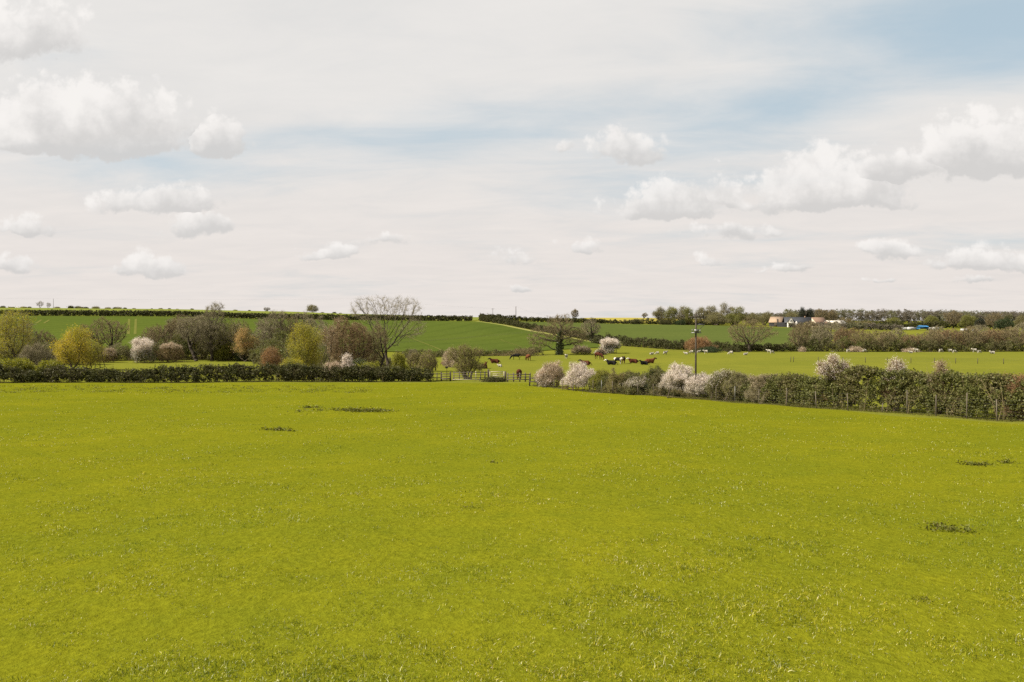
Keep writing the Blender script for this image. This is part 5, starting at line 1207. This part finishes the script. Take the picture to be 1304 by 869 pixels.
# ------------------------------------------------------------------ weeds in the meadow
def weed(label, px, py, w, seed, n=500, h=.16, size=.1, mat='weed', dep=.35):
    n = int(n * 1.3); size *= .8
    x, y, z = ground_at(px, py); g = np.random.default_rng(seed); wm = w * y / F / 2
    n = int(n * .75); k = max(3, n // 60); cx = g.normal(0, .42, k) * wm; cy = g.normal(0, .5, k) * wm * dep
    i = g.integers(0, k, n); a = g.uniform(0, 6.28, n); r_ = np.abs(g.normal(0, .12 + wm * .09, n))
    px_ = cx[i] + np.cos(a) * r_; py_ = cy[i] + np.sin(a) * r_
    zz = ground_z(px_ + x, py_ + y) - z + np.abs(g.normal(.4, .35, n)) * h
    V, Q = leaf_quads(np.stack([px_, py_, zz], 1), size * g.uniform(.6, 1.4, n), .5, up=.5, g=g)
    root = link('weed_patch', mesh_np('weed_patch', V, Q), M[mat]); root.location = (x, y, z)
    return tag(root, label, 'weeds')
weed('long dark strip of low weeds lying across the middle of the meadow', 458, 524, 130, 1, 1700, .16, .13, dep=.28)
weed('small dark weed patch before the long weed strip', 356, 549, 34, 2, 330, .12, .1)
weed('clump of dark and rusty dock leaves in the open grass below the ivy hedge', 1208, 678, 44, 3, 420, .12, .06, dep=.5)
weed('dark flat weed patch near the ivy hedge', 1244, 593, 38, 4, 360, .1, .075)
weed('small weed tuft beside the dark flat patch near the ivy hedge', 1285, 592, 16, 5, 180, .12, .07)
weed('tiny dark tuft alone in the centre of the meadow', 601, 652, 13, 6, 60, .08, .05)
weed('tiny dark tuft beyond the long weed strip', 628, 591, 8, 7, 50, .1, .06)
weed('faint weed strip above the small dark patch', 405, 520, 40, 8, 300, .12, .11)
weed('brown weed scatter in the near grass by the lower frame edge', 1182, 771, 26, 9, 90, .05, .035, dep=.6)
gq = np.random.default_rng(77); pts = []
for k in range(330):
    px = gq.uniform(-60, 470); py = gq.uniform(491.5, 501); x, y, z = ground_at(px, py)
    m_ = 14; a = gq.uniform(0, 6.28, m_); r_ = gq.uniform(0, .45, m_)
    pts.append(np.stack([x + np.cos(a) * r_ * 1.6, y + np.sin(a) * r_, z + gq.uniform(.02, .13, m_)], 1))
V, Q = leaf_quads(np.concatenate(pts), .10, .6, up=.4, g=gq)
o = link('tussock_weeds', mesh_np('tussock_weeds', V, Q), M['weed']); o['kind'] = 'stuff'

# ------------------------------------------------------------------ sky, sun, camera
SUN_EL, SUN_AZ = 44., -97.          # degrees; azimuth from the view direction (+Y), negative = to the left
sv = Vector((math.sin(R(SUN_AZ)) * math.cos(R(SUN_EL)), math.cos(R(SUN_AZ)) * math.cos(R(SUN_EL)), math.sin(R(SUN_EL))))
sl = bpy.data.lights.new('sun', 'SUN'); sl.energy = 5.0; sl.angle = R(.55); sl.color = (1., .93, .80)
so = bpy.data.objects.new('sun', sl); COL.objects.link(so); so.rotation_euler = sv.to_track_quat('Z', 'Y').to_euler()
so.location = (0, 0, 60)

world = bpy.data.worlds.new('World'); SC.world = world; world.use_nodes = True
nt = world.node_tree; N = nt.nodes; L = nt.links; N.clear()
out = N.new('ShaderNodeOutputWorld'); bg = N.new('ShaderNodeBackground'); bg.inputs[1].default_value = .1
sky = N.new('ShaderNodeTexSky'); sky.sky_type = 'NISHITA'; sky.sun_disc = False
sky.sun_elevation = R(SUN_EL); sky.sun_rotation = R(SUN_AZ); sky.dust_density = 2.0
tc = N.new('ShaderNodeTexCoord'); sep = N.new('ShaderNodeSeparateXYZ'); L.new(tc.outputs['Generated'], sep.inputs[0])
def mth(op, a, b=None, c=None, clamp=False):
    n = N.new('ShaderNodeMath'); n.operation = op; n.use_clamp = clamp
    for k, v in enumerate((a, b, c)):
        if v is None: continue
        if isinstance(v, (int, float)): n.inputs[k].default_value = v
        else: L.new(v, n.inputs[k])
    return n.outputs[0]
def comb(x, y, z=0.):
    n = N.new('ShaderNodeCombineXYZ')
    for k, v in enumerate((x, y, z)):
        if isinstance(v, (int, float)): n.inputs[k].default_value = v
        else: L.new(v, n.inputs[k])
    return n.outputs[0]
def sstep(v, a, b):
    n = N.new('ShaderNodeMapRange'); n.interpolation_type = 'SMOOTHSTEP'; n.inputs[1].default_value = a; n.inputs[2].default_value = b
    L.new(v, n.inputs[0]); return n.outputs[0]
X_, Y_, Z_ = sep.outputs
yy = mth('MAXIMUM', Y_, .08)
u = mth('DIVIDE', X_, yy); v = mth('DIVIDE', Z_, yy)
# high thin veil on a flat layer overhead: streaks drawn out across the view
zz_ = mth('ADD', mth('MAXIMUM', Z_, 0.), .10)
cu = mth('DIVIDE', X_, zz_); cv = mth('DIVIDE', Y_, zz_)
vv = comb(mth('ADD', mth('MULTIPLY', cu, .55), mth('MULTIPLY', cv, .12)), mth('MULTIPLY', cv, .9))
n1 = noise(N, L, .9, 7, .6, vv, .7); n2 = noise(N, L, 3.2, 6, .62, vv, .5)
fib = mth('ADD', mth('MULTIPLY', n1.outputs[0], .72), mth('MULTIPLY', n2.outputs[0], .28))
# blue shows mostly in a band rising to the upper right
uv = comb(u, v)
def ell(cx, cy, rx, ry, rot=0.):
    cx, cy, rx, ry = (cx - CX) / F, (YH - cy) / F, rx / F, ry / F
    du = mth('SUBTRACT', u, cx); dv = mth('SUBTRACT', v, cy); c_, s_ = math.cos(rot), math.sin(rot)
    a = mth('DIVIDE', mth('ADD', mth('MULTIPLY', du, c_), mth('MULTIPLY', dv, s_)), rx)
    b = mth('DIVIDE', mth('SUBTRACT', mth('MULTIPLY', dv, c_), mth('MULTIPLY', du, s_)), ry)
    d = mth('SQRT', mth('ADD', mth('MULTIPLY', a, a), mth('MULTIPLY', b, b)))
    return mth('SUBTRACT', 1., d)
blue = None
for cx, cy, rx, ry, rot, amp in [(1340, 30, 520, 100, .02, 1.05), (1010, 135, 470, 80, .26, .62), (1270, 85, 330, 60, .12, .6), (560, 175, 390, 72, .10, .58), (210, 210, 330, 52, .03, .5), (800, 215, 330, 80, -.05, .44), (70, 70, 190, 45, .1, .32), (1120, 300, 420, 60, 0, .22)]:
    e = mth('MULTIPLY', mth('MAXIMUM', ell(cx, cy, rx, ry, rot), 0.), amp)
    blue = e if blue is None else mth('MAXIMUM', blue, e)
bl = mth('ADD', blue, mth('MULTIPLY', mth('SUBTRACT', fib, .5), -1.9))
clear = mth('MULTIPLY', sstep(bl, -.02, .95), .95)          # how much clear sky shows
veil_lo = (4.08, 3.80, 3.61); veil_hi = (4.0, 3.92, 3.82)
hz = sstep(v, .0, .30)
veil = mixc(N, L, veil_lo, veil_hi, hz)
rv = rampnode(N, [(.3, (.96, .965, .97)), (.7, (1.03, 1.025, 1.02))]); L.new(n2.outputs[0], rv.inputs[0])
veil = mixc(N, L, veil, rv.outputs[0], 1., 'MULTIPLY')
skyc = mixc(N, L, sky.outputs[0], (2.25, 2.86, 3.2), .85)
col = mixc(N, L, veil, skyc, clear)
# heaps of cumulus, flat below and billowing above
wn = noise(N, L, 9., 5, .6, uv); wn2 = noise(N, L, 30., 6, .66, uv); wn3 = noise(N, L, 9., 5, .6, comb(mth('ADD', u, 7.3), v)); wb = noise(N, L, 24., 4, .55, uv)
bil = mth('ABSOLUTE', mth('SUBTRACT', wb.outputs[0], .5))
wu = mth('ADD', u, mth('MULTIPLY', mth('SUBTRACT', wn.outputs[0], .5), .13)); wv = mth('ADD', v, mth('MULTIPLY', mth('SUBTRACT', wn3.outputs[0], .5), .05))
best = None; tone = None
CL = [  # centre x, base y, half width, height above base, depth below, opacity
    (95, 184, 200, 100, 20, 1.1), (268, 188, 58, 44, 12, 1.05), (30, 58, 105, 70, 26, .75), (205, 264, 96, 38, 14, .92), (255, 290, 60, 24, 14, .75), (22, 292, 50, 26, 8, .8), (14, 338, 52, 26, 10, .5), (196, 343, 58, 26, 8, .62), (418, 326, 56, 22, 7, .72),
    (655, 366, 26, 10, 5, .6), (800, 198, 62, 38, 14, .72), (710, 190, 22, 12, 8, .5), (845, 272, 96, 52, 14, 1.), (1040, 260, 140, 82, 14, 1.), (1250, 208, 120, 76, 24, .95), (1140, 222, 130, 44, 20, .6), (1260, 335, 90, 28, 8, .6), (1150, 322, 60, 20, 8, .45),
    (745, 320, 40, 20, 6, .5), (895, 334, 22, 16, 5, .5), (1000, 340, 44, 14, 5, .4), (650, 330, 60, 20, 8, .35), (490, 310, 70, 16, 8, .3), (1120, 356, 26, 7, 4, .35), (1250, 357, 40, 8, 4, .3), (930, 296, 80, 16, 8, .35)]
for cx, cy, rx, up_, dn, op in CL:
    a = mth('DIVIDE', mth('SUBTRACT', wu, (cx - CX) / F), rx / F)
    b0 = mth('SUBTRACT', wv, (YH - cy) / F)
    b = mth('ADD', mth('DIVIDE', mth('MAXIMUM', b0, 0.), up_ / F), mth('DIVIDE', mth('MINIMUM', b0, 0.), dn / F))
    d = mth('SUBTRACT', 1., mth('SQRT', mth('ADD', mth('MULTIPLY', a, a), mth('MULTIPLY', b, b))))
    d = mth('MULTIPLY', d, op)
    h_ = mth('ADD', mth('MULTIPLY', b, .75), mth('MULTIPLY', a, -.22))
    if best is None: best, tone = d, h_
    else:
        gt_ = mth('GREATER_THAN', d, best)
        mf = N.new('ShaderNodeMix'); mf.data_type = 'FLOAT'; L.new(gt_, mf.inputs[0]); L.new(tone, mf.inputs[2]); L.new(h_, mf.inputs[3])
        tone = mf.outputs[0]; best = mth('MAXIMUM', best, d)
puff = mth('ADD', mth('MULTIPLY', mth('SUBTRACT', wn.outputs[0], .5), .75), mth('ADD', mth('MULTIPLY', mth('SUBTRACT', wn2.outputs[0], .5), .6), mth('MULTIPLY', mth('SUBTRACT', bil, .09), 1.5)))
dens = mth('ADD', best, puff)
alpha = mth('MULTIPLY', sstep(dens, .01, .28), sstep(best, -.25, .10))
alpha = mth('MULTIPLY', alpha, sstep(Y_, .1, .2))
# shading of the heaps: grey flat bases, bright shoulders
nsh = noise(N, L, 16., 5, .6, comb(mth('ADD', u, .012), mth('SUBTRACT', v, .02)))
shv = mth('ADD', mth('ADD', tone, mth('MULTIPLY', mth('SUBTRACT', nsh.outputs[0], .5), 1.5)), mth('MULTIPLY', dens, -.26)); shv = mth('ADD', shv, mth('MULTIPLY', mth('SUBTRACT', bil, .09), 1.6))
lit = sstep(shv, -.55, .55)
ccol = mixc(N, L, (3.2, 3.14, 3.08), (4.75, 4.6, 4.45), lit)
col = mixc(N, L, col, ccol, mth('MULTIPLY', alpha, .84))
L.new(col, bg.inputs[0]); L.new(bg.outputs[0], out.inputs[0])

cam = bpy.data.cameras.new('camera'); co = bpy.data.objects.new('camera', cam); COL.objects.link(co)
co.location = (0, 0, EYE); co.rotation_euler = (R(90), 0, 0)
cam.sensor_width = 36; cam.lens = F / 1304 * 36; cam.shift_y = -(434.5 - YH) / 1304; cam.clip_start = .1; cam.clip_end = 20000
SC.camera = co
SC.view_settings.view_transform = 'Standard'; SC.view_settings.look = 'None'; SC.view_settings.gamma = 1
SC.view_settings.exposure = 1.0
SC.cycles.max_bounces = 5; SC.cycles.diffuse_bounces = 2; SC.cycles.transmission_bounces = 4; SC.cycles.transparent_max_bounces = 4
SC.cycles.use_denoising = False
SC.cycles.caustics_reflective = False; SC.cycles.caustics_refractive = False
SC.cycles.sample_clamp_indirect = 6
